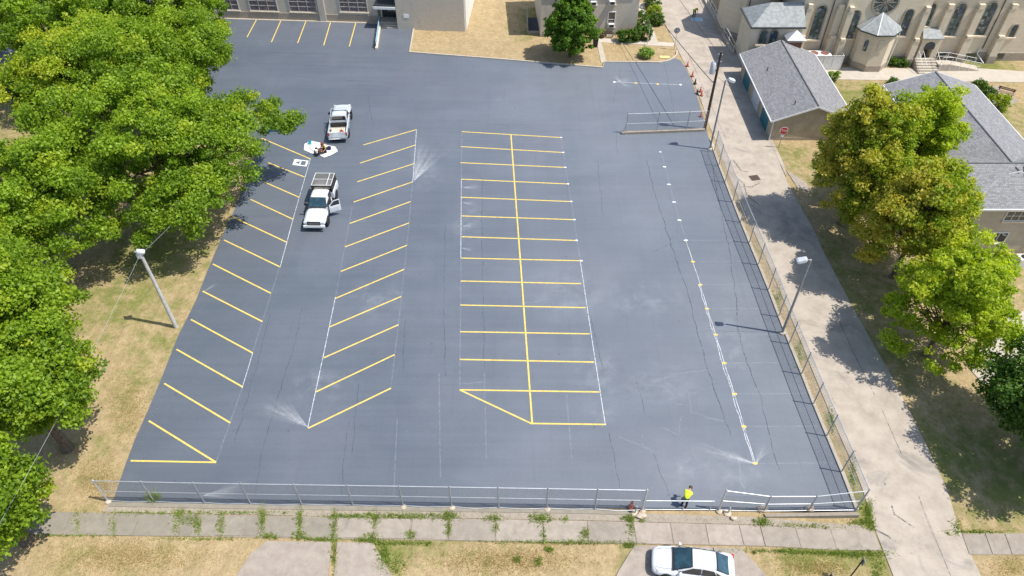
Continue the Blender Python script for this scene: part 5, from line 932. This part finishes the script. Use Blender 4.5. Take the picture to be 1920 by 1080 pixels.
# brick house
bh = thing('brick_house', 'tan brick house with window air conditioners behind the egg shaped tree', 'house', (*G(1013,68).xy, -.05), R(3))
x1h, _ = FL(bh, 1192, 62, 0)
MB().box(0, x1h, 0, 9, -.3, 6.6).build('wall', M['brick'], bh); MB().box(-.05, x1h+.05, -.05, -.001, -.3, .45).build('plinth', M['plinth'], bh)
rf = MB(); rf.add([(-.4,-.4,6.6),(x1h+.4,-.4,6.6),(x1h+.4,9.4,6.6),(-.4,9.4,6.6),(3,4.5,8.8),(x1h-3,4.5,8.8)], [(0,1,5,4),(1,2,5),(2,3,4,5),(3,0,4),(0,3,2,1)]); rf.build('roof', M['shingle_x'], bh)
def ac_window(xa, za, zb, zacc):
    w = grid_window(bh, xa-.4, xa+.4, za, zb, 0, 1, 2); 
    MB().box(xa-.34, xa+.34, -.5, -.075, zacc, zacc+.42).build('air_conditioner', M['acbody'], w); MB().box(xa-.28, xa+.28, -.51, -.502, zacc+.06, zacc+.36).build('grille', M['black'], w)
for px, py in ((1145,47),):
    xa, za = FL(bh, px, py+2, 0); ac_window(xa, za, za+1.75, za+.02)
for px, py in ((1112,6),(1147,5)):
    xa, za = FL(bh, px, py, 0); ac_window(xa, za-.1, za+1.6, za-.08)
xa, _ = FL(bh, 1135, 47, 0); 
for xx in (2.2, 4.6): grid_window(bh, xx, xx+.8, 1.4, 3.0, 0, 1, 2); grid_window(bh, xx, xx+.8, 4.4, 6.0, 0, 1, 2)
xa, za = FL(bh, 1142, 65, -.4); t = thing('house_plaque', 'dark framed sign plaque standing against the brick house wall', 'sign', (bh.location.x+xa, bh.location.y-.4, -.05), R(3)); MB().box(-.45,.45,-.04,.04,.1,.62).build('frame', M['black'], t); MB().box(-.37,.37,-.052,-.042,.18,.54).build('panel', M['cap'], t)
xa, _ = FL(bh, 1131, 64, -.35); t = thing('planter', 'round dark planter beside the sign plaque', 'planter', (bh.location.x+xa-.1, bh.location.y-.3, -.05)); MB().lathe([(.25,0),(.36,.5),(.33,.52),(.3,.4)], 12).build('pot', M['rust'], t); link('leaves', leaf_mesh('leaves', *crown([(0,0,.75,.4,.4,.35)], 350, .12, 5, .15)[:5], M['leaf_olive'], 5), t)
st_ = thing('stair_well', 'dark basement entry with railing beside the brick house', 'stairs', (*G(1004,62).xy, -.05)); 
MB().box(-.9,.9,0,4.5,-.02,.02).build('floor', M['conedark'], st_); MB().box(-1.05,-.9,0,4.5,-.05,.55).box(-.9,.9,-.12,0,-.05,.35).build('wall', M['plinth'], st_)
for k in range(4): MB().tube((-.98,.1+1.4*k,.5),(-.98,.1+1.4*k,1.5),.03).build('post', M['polegrey'], st_)
MB().tube((-.98,.1,1.5),(-.98,4.3,1.5),.03).build('rail', M['polegrey'], st_)
g = G(1116,86); t = thing('trash_bin', 'black bin on the path beside the egg shaped tree', 'bin', (g.x, g.y, -.02)); MB().loft([[Vector((x*s, y*s, z)) for x, y in ((-.3,-.3),(.3,-.3),(.3,.3),(-.3,.3))] for s, z in ((.85,0),(1,.95))]).build('body', M['black'], t); MB().box(-.33,.33,-.33,.33,.95,1.02).build('lid', M['black'], t)
# garage
def gable_roof(t, x0, x1, y0, y1, ze, zr, mat, ridge='y', th=.14, vent=True, ridge_at=None):
    if ridge == 'y':
        xm = ridge_at if ridge_at else (x0+x1)/2
        for a in (x0, x1): MB().extr([(a,y0,ze),(xm,y0,zr),(xm,y1,zr),(a,y1,ze)], (0,0,th)).build('roof_slope', M[mat], t)
        if vent: MB().box(xm-.06, xm+.06, y0+.02, y1-.02, zr+th-.05, zr+th+.03).build('ridge_vent', M['lead'], t)
        for y in (y0-.04, y1+.001): MB().extr([(x0,y,ze-.03),(xm,y,zr-.03),(x1,y,ze-.03),(x1,y,ze+th+.01),(xm,y,zr+th+.01),(x0,y,ze+th+.01)], (0,.04,0)).build('verge_board', M['white'], t)
        for a in (x0-.09, x1+.005): MB().box(a, a+.085, y0, y1, ze-.02, ze+th-.02).build('gutter', M['white'], t)
    else:
        ym = (y0+y1)/2
        for a in (y0, y1): MB().extr([(x0,a,ze),(x0,ym,zr),(x1,ym,zr),(x1,a,ze)], (0,0,th)).build('roof_slope', M[mat], t)
        if vent: MB().box(x0+.02, x1-.02, ym-.05, ym+.05, zr+th-.05, zr+th+.03).build('ridge_vent', M['lead'], t)
        MB().box(x0, x1, y0-.1, y0-.005, ze-.04, ze+th-.02).build('gutter', M['white'], t)
gx, gy = 26.0, 62.6; ga_ = thing('garage', 'three door garage with grey shingle roof and tan gable wall beside the alley', 'garage', (gx, gy, -.05))
wl, wd_, ze, zr = 7.5, 13.3, 2.42, 3.85
MB().extr([(0,0,-.2),(wl,0,-.2),(wl,0,ze),(wl/2,0,zr-.05),(0,0,ze)], (0,wd_,0)).build('wall', M['tanwall'], ga_); MB().box(-.03, wl+.03, -.03, -.001, -.2, .3).build('footing', M['plinth'], ga_)
gable_roof(ga_, -.42, wl+.42, -.35, wd_+.3, ze-.15, zr+.02, 'shingle_y')
for i, yc in enumerate((2.5, 6.4, 10.4)):
    dr = MB().box(-.05, .0, yc-1.3, yc+1.3, -.0, 2.0).build('garage_door', M['greydoor' if i == 1 else 'teal'], ga_); dr['label'] = 'pale grey garage door' if i == 1 else 'teal garage door'
    for k in range(4): MB().box(-.065, -.051, yc-1.22, yc+1.22, .06+.49*k, .49+.49*k).build('door_panel', M['greydoor' if i == 1 else 'teal'], dr)
    [MB().box(-.1, -.001, yc+k, yc+k+.13, 0, 2.12).build('door_frame', M['beige'], ga_) for k in (-1.44, 1.31)]
MB().tube((-.1,-.1,2.2),(-.06,-.1,.1),.045).build('downspout', M['white'], ga_)
for x, y in ((1.2,8.6),(2.0,1.2)): z = ze-.15+(zr+.17-ze)*((x+.42)/(wl/2+.42))+.14; MB().tube((x,y,z-.1),(x,y,z+.4),.05).build('vent_pipe', M['black'], ga_)
# rectory
ry = thing('rectory', 'beige two storey rectory with large grey shingle roof and a chimney', 'house', (36.9, 45.6, -.05))
MB().box(0, 18, 0, 7.0, -.3, 5.0).build('wall', M['beige'], ry); MB().box(.0, 8.1, 7.0, 18.6, -.3, 4.95).build('wing_wall', M['beige'], ry)
MB().extr([(0,18.6,4.9),(8.1,18.6,4.9),(4.05,18.6,6.2)], (0,-.1,0)).build('gable', M['beige'], ry); MB().extr([(0,0,4.9),(0,7.0,4.9),(0,3.5,6.35)], (.1,0,0)).build('gable', M['beige'], ry)
gable_roof(ry, -.4, 8.5, 2.6, 18.95, 4.92, 6.35, 'shingle_y'); gable_roof(ry, -.4, 18.5, -.4, 7.4, 4.9, 6.5, 'shingle_x', 'x')
ch = MB().box(5.2, 6.1, 2.2, 3.0, 5.6, 7.3).build('chimney', M['brick'], ry); MB().box(5.1, 6.2, 2.1, 3.1, 7.3, 7.42).build('chimney_cap', M['curb'], ch); MB().lathe([(.14,7.42),(.12,7.7)], 10, Matrix.Translation((5.65,2.6,0))).build('flue', M['rust'], ch)
for a, b, z0, z1, nx in ((2.9,4.6,3.55,4.45,3),(2.6,4.0,1.2,2.2,2),(6.2,7.9,3.55,4.45,3),(6.2,7.6,1.2,2.2,2),(10,11.6,3.5,4.45,3),(.5,1.5,1.2,2.3,2)): grid_window(ry, a, b, z0, z1, 0, nx, 2 if nx == 3 else 1)
g = G(1908,490); t = thing('condenser', 'white box unit beside the rectory wall', 'air conditioner', (g.x, g.y-.4, -.05)); MB().box(-.5,.5,-.4,.4,0,.9).build('case', M['acbody'], t); MB().lathe([(.3,.9),(.3,.93),(.05,.95)], 12).build('fan', M['black'], t)
# bench, patio
g = G(1882,180); t = thing('bench', 'wooden bench on the small patio beside bushes', 'bench', (g.x, g.y, 0), R(-35))
for k in range(3): MB().box(-.85,.85,-.25+.17*k,-.11+.17*k,.42,.46).build('slat', M['timber'], t)
for k in range(2): MB().box(-.85,.85,.27,.3,.58+.17*k,.71+.17*k).build('back_slat', M['timber'], t)
for x in (-.7,.7):
    for y in (-.2,.24): MB().box(x-.04,x+.04,y-.03,y+.03,0,.42 if y < 0 else .9).build('leg', M['polewood'], t)
# church
Yc = 79.36; cx0 = 24.0
cu = thing('church', 'cream stone church with arched stained glass windows, buttresses and slate roofed apse', 'church', (cx0, Yc, -.05))
def CX(px, py, dy=0.0): x, z = FX(px, py, Yc+dy); return x-cx0, z+.05
MB().box(8.5, 46, 0, 17, -.3, 10.2).build('wall', M['stone'], cu); MB().box(22.3, 46, -.12, -.001, -.3, .95).build('plinth', M['stonedark'], cu); MB().box(8.5, 13.0, -.12, -.001, -.3, .9).build('plinth', M['stonedark'], cu)
MB().extr([(8.2,-.5,10.2),(46.4,-.5,10.2),(46.4,8.5,15.5),(8.2,8.5,15.5)], (0,0,.15)).build('roof_slope', M['slate'], cu); MB().extr([(8.2,17.5,10.2),(46.4,17.5,10.2),(46.4,8.5,15.5),(8.2,8.5,15.5)], (0,0,.15)).build('roof_slope', M['slate'], cu); MB().extr([(8.55,.0,10.2),(8.55,17,10.2),(8.55,8.5,15.3)], (.3,0,0)).build('gable', M['stone'], cu)
TY = -.7; MB().extr([(13.0,0,-.3),(22.3,0,-.3),(22.3,0,11),(17.6,0,14.5),(13.0,0,11)], (0,1.2,0)).build('transept', M['stone'], cu, (0,TY,0)); MB().box(12.95, 22.35, TY-.1, TY-.001, -.3, .9).build('transept_plinth', M['stonedark'], cu)
def arch_pts(x0, x1, z0, z1, n=10):
    r = (x1-x0)/2; cx = (x0+x1)/2; zs = z1-r; return [(x0, z0), (x1, z0)]+[(cx+r*math.cos(math.pi*k/n), zs+r*math.sin(math.pi*k/n)) for k in range(n+1)]
def arch_window(t, x0, x1, z0, z1, Y, gl='stained', bars=True, fr='stonedark', wd=.14, glabel=None):
    a = arch_pts(x0, x1, z0, z1); b = arch_pts(x0-wd, x1+wd, z0-.02, z1+wd); m = MB(); n = len(a)
    vs = [(x, y, z) for y in (Y-.1, Y+.02) for L in (a, b) for x, z in L]; fs = []
    for i in range(1, n):
        j = (i+1) % n; fs += [(i, j, n+j, n+i), (2*n+i, 3*n+i, 3*n+j, 2*n+j), (i, 2*n+i, 2*n+j, j), (n+i, n+j, 3*n+j, 3*n+i)]
    w = m.add(vs, fs).build('window', M[fr], t); MB().extr([(x, Y-.03, z) for x, z in a], (0,.02,0)).build('pane', M[gl], w)
    MB().box(x0-.25, x1+.25, Y-.24, Y-.0, z0-.2, z0-.025).build('sill', M['cap'], w)
    if bars:
        m = MB(); m.box((x0+x1)/2-.02, (x0+x1)/2+.02, Y-.06, Y-.032, z0, z1-.15)
        k = 1
        while z0+k*.75 < z1-.3: m.box(x0, x1, Y-.055, Y-.033, z0+k*.75-.018, z0+k*.75+.018); k += 1
        m.build('bars', M['lead'], w)
    return w
for bl, br_, tp_, dy in (((1513.5,73),(1533,72),(1541.6,10),0),((1579,71),(1598,71),(1605.5,19),TY),((1681,66),(1696,66),(1702,17),TY),((1726,48),(1740,48),(1748,6),0),((1769,66.6),(1788,66.6),(1804,5.6),0),((1824.5,65.6),(1844,65.6),(1863,3.8),0),((1888,69),(1899,69),(1906,46),0)):
    xa, z0 = CX(*bl, dy); xb, _ = CX(*br_, dy); xt, z1 = CX(*tp_, dy); arch_window(cu, xa, xb, z0, z1, dy)
xr, zr_ = CX(1661, 4, TY); rr_ = 1.3; m = MB(); n = 24
m.loft([[Vector((xr+q*math.cos(2*math.pi*i/n), y, zr_+q*math.sin(2*math.pi*i/n))) for i in range(n)] for q, y in ((rr_+.2,TY+.02),(rr_+.2,TY-.1),(rr_,TY-.1),(rr_,TY+.02))], False)
rw_ = m.build('rose_window', M['stonedark'], cu); MB().extr([(xr+rr_*math.cos(2*math.pi*i/n), TY-.03, zr_+rr_*math.sin(2*math.pi*i/n)) for i in range(n)], (0,.02,0)).build('pane', M['stained'], rw_)
for k in range(6): a = math.pi*k/6; MB().bar((xr-rr_*math.cos(a), TY-.05, zr_-rr_*math.sin(a)), (xr+rr_*math.cos(a), TY-.05, zr_+rr_*math.sin(a)), .05, .05).build('tracery', M['stonedark'], rw_)
def buttress(x, dy=0.0, w=.85):
    b = MB().box(x-w/2, x+w/2, dy-.75, dy-.002, -.3, 3.0).box(x-w/2+.04, x+w/2-.04, dy-.45, dy-.002, 3.0, 6.3).build('buttress', M['stone'], cu); MB().box(x-w/2+.1, x+w/2-.1, dy-.8, dy-.46, 3.002, 3.3).build('cap', M['cap'], b); MB().box(x-w/2+.12, x+w/2-.12, dy-.5, dy-.002, 6.302, 6.8).build('cap', M['cap'], b); MB().box(x-w/2-.06, x+w/2+.06, dy-.82, dy-.122, -.3, .9).build('foot', M['stonedark'], b)
for p in (48.75, 52.15, 55.8): buttress(p-cx0-.05)
buttress(36.55-cx0); buttress(33.1-cx0, w=.7); buttress(45.85-cx0, TY, .7); buttress(37.45-cx0, TY, .7)
for a, b in (((1565,0),(1540,82)),((1886,0),(1842,88))):
    xa, za = CX(*a); xb, zb_ = CX(*b); MB().tube(((xa+xb)/2,-.1,10),((xa+xb)/2,-.1,1.5),.055).build('downspout', M['lead'], cu)
MB().tube((30.3,-.1,1.5),(30.2,-.12,.9),.06).tube((30.2,-.12,.9),(30.9,-1.0,.1),.06).build('downspout', M['white'], cu)
for px in (1765, 1822, 1876): xa, za = CX(px, 97); MB().box(xa-.55, xa+.55, -.16, -.121, .25, .95).build('basement_window', M['glass'], cu)
xa, za = CX(1573, 113); MB().box(13.6, 14.3, TY-.13, TY-.101, .15, .6).build('basement_window', M['glass'], cu); MB().box(20.6, 21.4, TY-.13, TY-.101, .2, .7).build('basement_window', M['glass'], cu)
# apse
ax, ay = 41.2-cx0, TY; ra_ = 2.15; pts = [(ax+ra_*math.cos(R(a)), ay-.15+ra_*.98*math.sin(R(a))) for a in (180, 202.5, 247.5, 292.5, 337.5, 360)]
MB().prism(pts, -.3, 4.45).build('apse_wall', M['stone'], cu); MB().prism([(ax+(x-ax)*1.035, ay+(y-ay)*1.035) for x, y in pts], -.3, .75).build('apse_plinth', M['stonedark'], cu)
ev = [(ax+(x-ax)*1.14, ay+(y-ay)*1.14) for x, y in pts]; n = len(ev)
rf = MB().add([(x, y, 4.5) for x, y in ev]+[(ax, ay-.02, 6.05)], [(i, i+1, n) for i in range(n-1)]+[tuple(range(n-1, -1, -1))]).build('apse_roof', M['slate'], cu, fix=False)
m = MB()
for (xa, ya), (xb, yb) in zip(ev[:-1], ev[1:]): m.bar((xa,ya,4.44), (xb,yb,4.44), .14, .14)
m.build('gutter', M['lead'], rf); m = MB()
for x, y in ev: m.tube((x,y,4.5), (ax,ay-.02,6.05), .025, .025, 5)
m.build('hip_cap', M['lampgrey'], rf); MB().tube((ev[4][0]-.1,ev[4][1],4.4),(ev[4][0]-.2,ev[4][1]+.02,.1),.06).build('downspout', M['white'], cu)
f0, f1 = Vector(pts[2]), Vector(pts[3]); MB().box((f0.x+f1.x)/2-.32, (f0.x+f1.x)/2+.32, f0.y-.05, f0.y-.002, 2.3, 3.75).build('blind_niche', M['stone'], cu)
f0, f1 = Vector(pts[1]), Vector(pts[2]); q = (f0+f1)/2; an = math.atan2((f1-f0).y, (f1-f0).x); mm = Matrix.Translation((q.x, q.y, 0)) @ Matrix.Rotation(an, 4, 'Z'); MB().extr([mm @ Vector((x, -.05, z)) for x, z in arch_pts(-.22,.22,2.3,3.6,8)], mm.to_3x3() @ Vector((0,.04,0))).build('apse_window', M['stained'], cu)
# porch and steps
px0 = 46.55-cx0; MB().box(px0, px0+.55, -1.3, -.002, -.3, 3.3).box(px0+1.55, px0+2.0, -1.3, -.002, -.3, 3.3).box(px0+.55, px0+1.55, -1.3, -.002, 2.75, 3.3).build('porch', M['stone'], cu)
MB().extr([(px0-.2,-1.55,3.3),(px0+2.2,-1.55,3.3),(px0+1.9,-.15,3.95),(px0+.1,-.15,3.95)], (0,0,.1)).build('porch_roof', M['slate'], cu); MB().box(px0+.56, px0+1.54, -.14, -.08, .95, 2.75).build('porch_door', M['wooddoor'], cu)
MB().extr([(x, -1.32, z) for x, z in arch_pts(px0+.45, px0+1.65, 2.0, 2.9, 10)], (0,.015,0)).build('hood', M['lead'], cu)
stp = thing('church_steps', 'pale stone steps with white handrails leading to the church side door', 'stairs', (px0+cx0+1.0, Yc-1.3, -.05)); 
for k in range(6): MB().box(-1.15, 1.15, -2.1+.35*k, -.001, .16*k if k else -.1, .16*(k+1)).build('step', M['pale'], stp)
for x in (-1.05, -.55, 1.08):
    MB().tube((x,-2.0,.1),(x,-2.0,1.05),.025).build('post', M['white'], stp); MB().tube((x,-.2,.95),(x,-.2,1.9),.025).build('post', M['white'], stp); MB().tube((x,-2.0,1.05),(x,-.2,1.9),.028).build('handrail', M['white'], stp)
rl = thing('access_ramp', 'concrete access ramp with white railings along the church wall', 'ramp', (51.4, Yc-2.1, -.05))
MB().extr([(-2.6,-.55,-.05),(2.4,-.55,-.05),(2.4,-.55,.03),(-1.2,-.55,.75),(-2.6,-.55,.75)], (0,1.2,0)).build('ramp', M['curb'], rl)
for yy in (-.55, .62):
    for k in range(5): x = -2.5+1.15*k; MB().tube((x,yy,0.0),(x,yy,(.75 if k < 2 else .75-(k-1)*.24)+.95),.025).build('post', M['white'], rl)
    for h_ in (.5, .95): MB().tube((-2.5,yy,.75+h_),(-1.35,yy,.75+h_),.025).tube((-1.35,yy,.75+h_),(2.1,yy,.05+h_),.025).build('rail', M['white'], rl)
# side chapel
c0x, c1x, cy0, cy1, ce = 26.7-cx0, 8.49, -2.0, 2.6, 5.0
MB().box(c0x, c1x, cy0, cy1, -.3, ce).build('chapel_wall', M['stone'], cu)
e0, e1, f0, f1 = c0x-.25, c1x+.0, cy0-.25, cy1+.25
rf = MB().add([(e0,f0,ce),(e1,f0,ce),(e1,f1,ce),(e0,f1,ce),(e0+2.4,.3,ce+1.75),(e1,.3,ce+1.75)], [(0,1,5,4),(2,3,4,5),(3,0,4),(1,2,5),(0,3,2,1)]).build('chapel_roof', M['slate'], cu)
MB().bar((e0,f0,ce-.02),(e1,f0,ce-.02),.16,.16).bar((e0,f0,ce-.02),(e0,f1,ce-.02),.16,.16).build('gutter', M['lead'], rf)
for a, b in ((1420,1434.5),(1439,1453)): xa, z0 = CX(a, 82.5, cy0); xb, _ = CX(b, 82.5, cy0); arch_window(cu, xa, xb, z0, z0+1.65, cy0, wd=.12)
# turret at the alley end
tx, ty = 29.0-cx0, 8.2; tp2 = [(tx+3.5*math.cos(R(22.5+45*k)), ty+3.5*math.sin(R(22.5+45*k))) for k in range(8)]
MB().prism(tp2, -.3, 7.4).build('turret_wall', M['stone'], cu); MB().prism([(tx+(x-tx)*1.03, ty+(y-ty)*1.03) for x, y in tp2], -.3, .8).build('turret_plinth', M['stonedark'], cu)
MB().add([(tx+(x-tx)*1.08, ty+(y-ty)*1.08, 7.4) for x, y in tp2]+[(tx,ty,9.6)], [(i, (i+1) % 8, 8) for i in range(8)]+[tuple(range(7,-1,-1))]).build('turret_roof', M['slate'], cu)
MB().tube((tx-1.0,ty-3.32,7.2),(tx-1.0,ty-3.32,.1),.06).build('downspout', M['lead'], cu)
# little vent tower
vx0, _ = CX(1476, 84, -2.9); MB().box(vx0-.1, vx0+1.55, -3.2, -2.0, -.3, 4.1).build('vent_tower', M['stone'], cu)
m = MB().add([(vx0-.35,-3.45,4.1),(vx0+1.8,-3.45,4.1),(vx0+1.8,-2.01,4.1),(vx0-.35,-2.01,4.1),(vx0+.72,-2.7,4.95)], [(0,1,4),(1,2,4),(2,3,4),(3,0,4),(0,3,2,1)]).build('vent_roof', M['metalroof'], cu); lv = MB().box(vx0+.0, vx0+1.45, -3.3, -3.202, 2.6, 3.75).build('louver', M['louver'], cu)
for k in range(6): MB().box(vx0+.06, vx0+1.39, -3.34, -3.302, 2.68+.17*k, 2.76+.17*k).build('slat', M['louver'], lv)
# condenser behind white screen
g = G(1526,113); t = thing('rooftop_condenser', 'white twin fan air conditioning unit beside the church wall', 'air conditioner', (35.3, Yc-1.3, -.05)); MB().box(-1.25,1.25,-.6,.6,0,1.55).build('case', M['acbody'], t)
for x in (-.6,.6): MB().lathe([(.45,1.55),(.45,1.6),(.38,1.6),(.1,1.58)], 16, Matrix.Translation((x,0,0))).build('fan', M['louver'], t)
t = thing('screen_fence', 'white mesh screen fence around the air conditioning unit', 'fence', (34.6, Yc-2.3, -.05))
for k in range(4): MB().tube((1.05*k,0,0),(1.05*k,0,1.75),.04).build('post', M['white'], t)
for k in range(3): MB().box(1.05*k+.04,1.05*k+1.01,-.012,.012,.1,1.65).build('panel', M['lampgrey'], t)
MB().tube((0,0,1.72),(3.15,0,1.72),.03).build('rail', M['white'], t); MB().tube((3.15,0,1.72),(3.15,1.9,1.72),.03).build('rail', M['white'], t); MB().tube((3.15,1.9,0),(3.15,1.9,1.75),.04).build('post', M['white'], t)
# railing wall along the alley end
rA, rB = G(1331,20), G(1374,101); t = thing('alley_railing', 'white pipe railing on a low wall between alley and church', 'railing', (rA.x, rA.y, 0)); d = rB-rA; e = Vector((d.x*-.4, d.y*-.4, 0))
MB().bar((e.x,e.y,.12),(d.x,d.y,.12),.3,.35).build('wall', M['curb'], t)
for k in range(8): q = e+(Vector((d.x,d.y,0))-e)*k/7; MB().tube((q.x,q.y,.2),(q.x,q.y,1.35),.03).build('post', M['white'], t)
for z in (.75, 1.33): MB().tube((e.x,e.y,z),(d.x,d.y,z),.03).build('rail', M['white'], t)
MB().tube((d.x,d.y,1.33),(d.x+1.6,d.y+.1,1.2),.03).build('rail', M['white'], t)
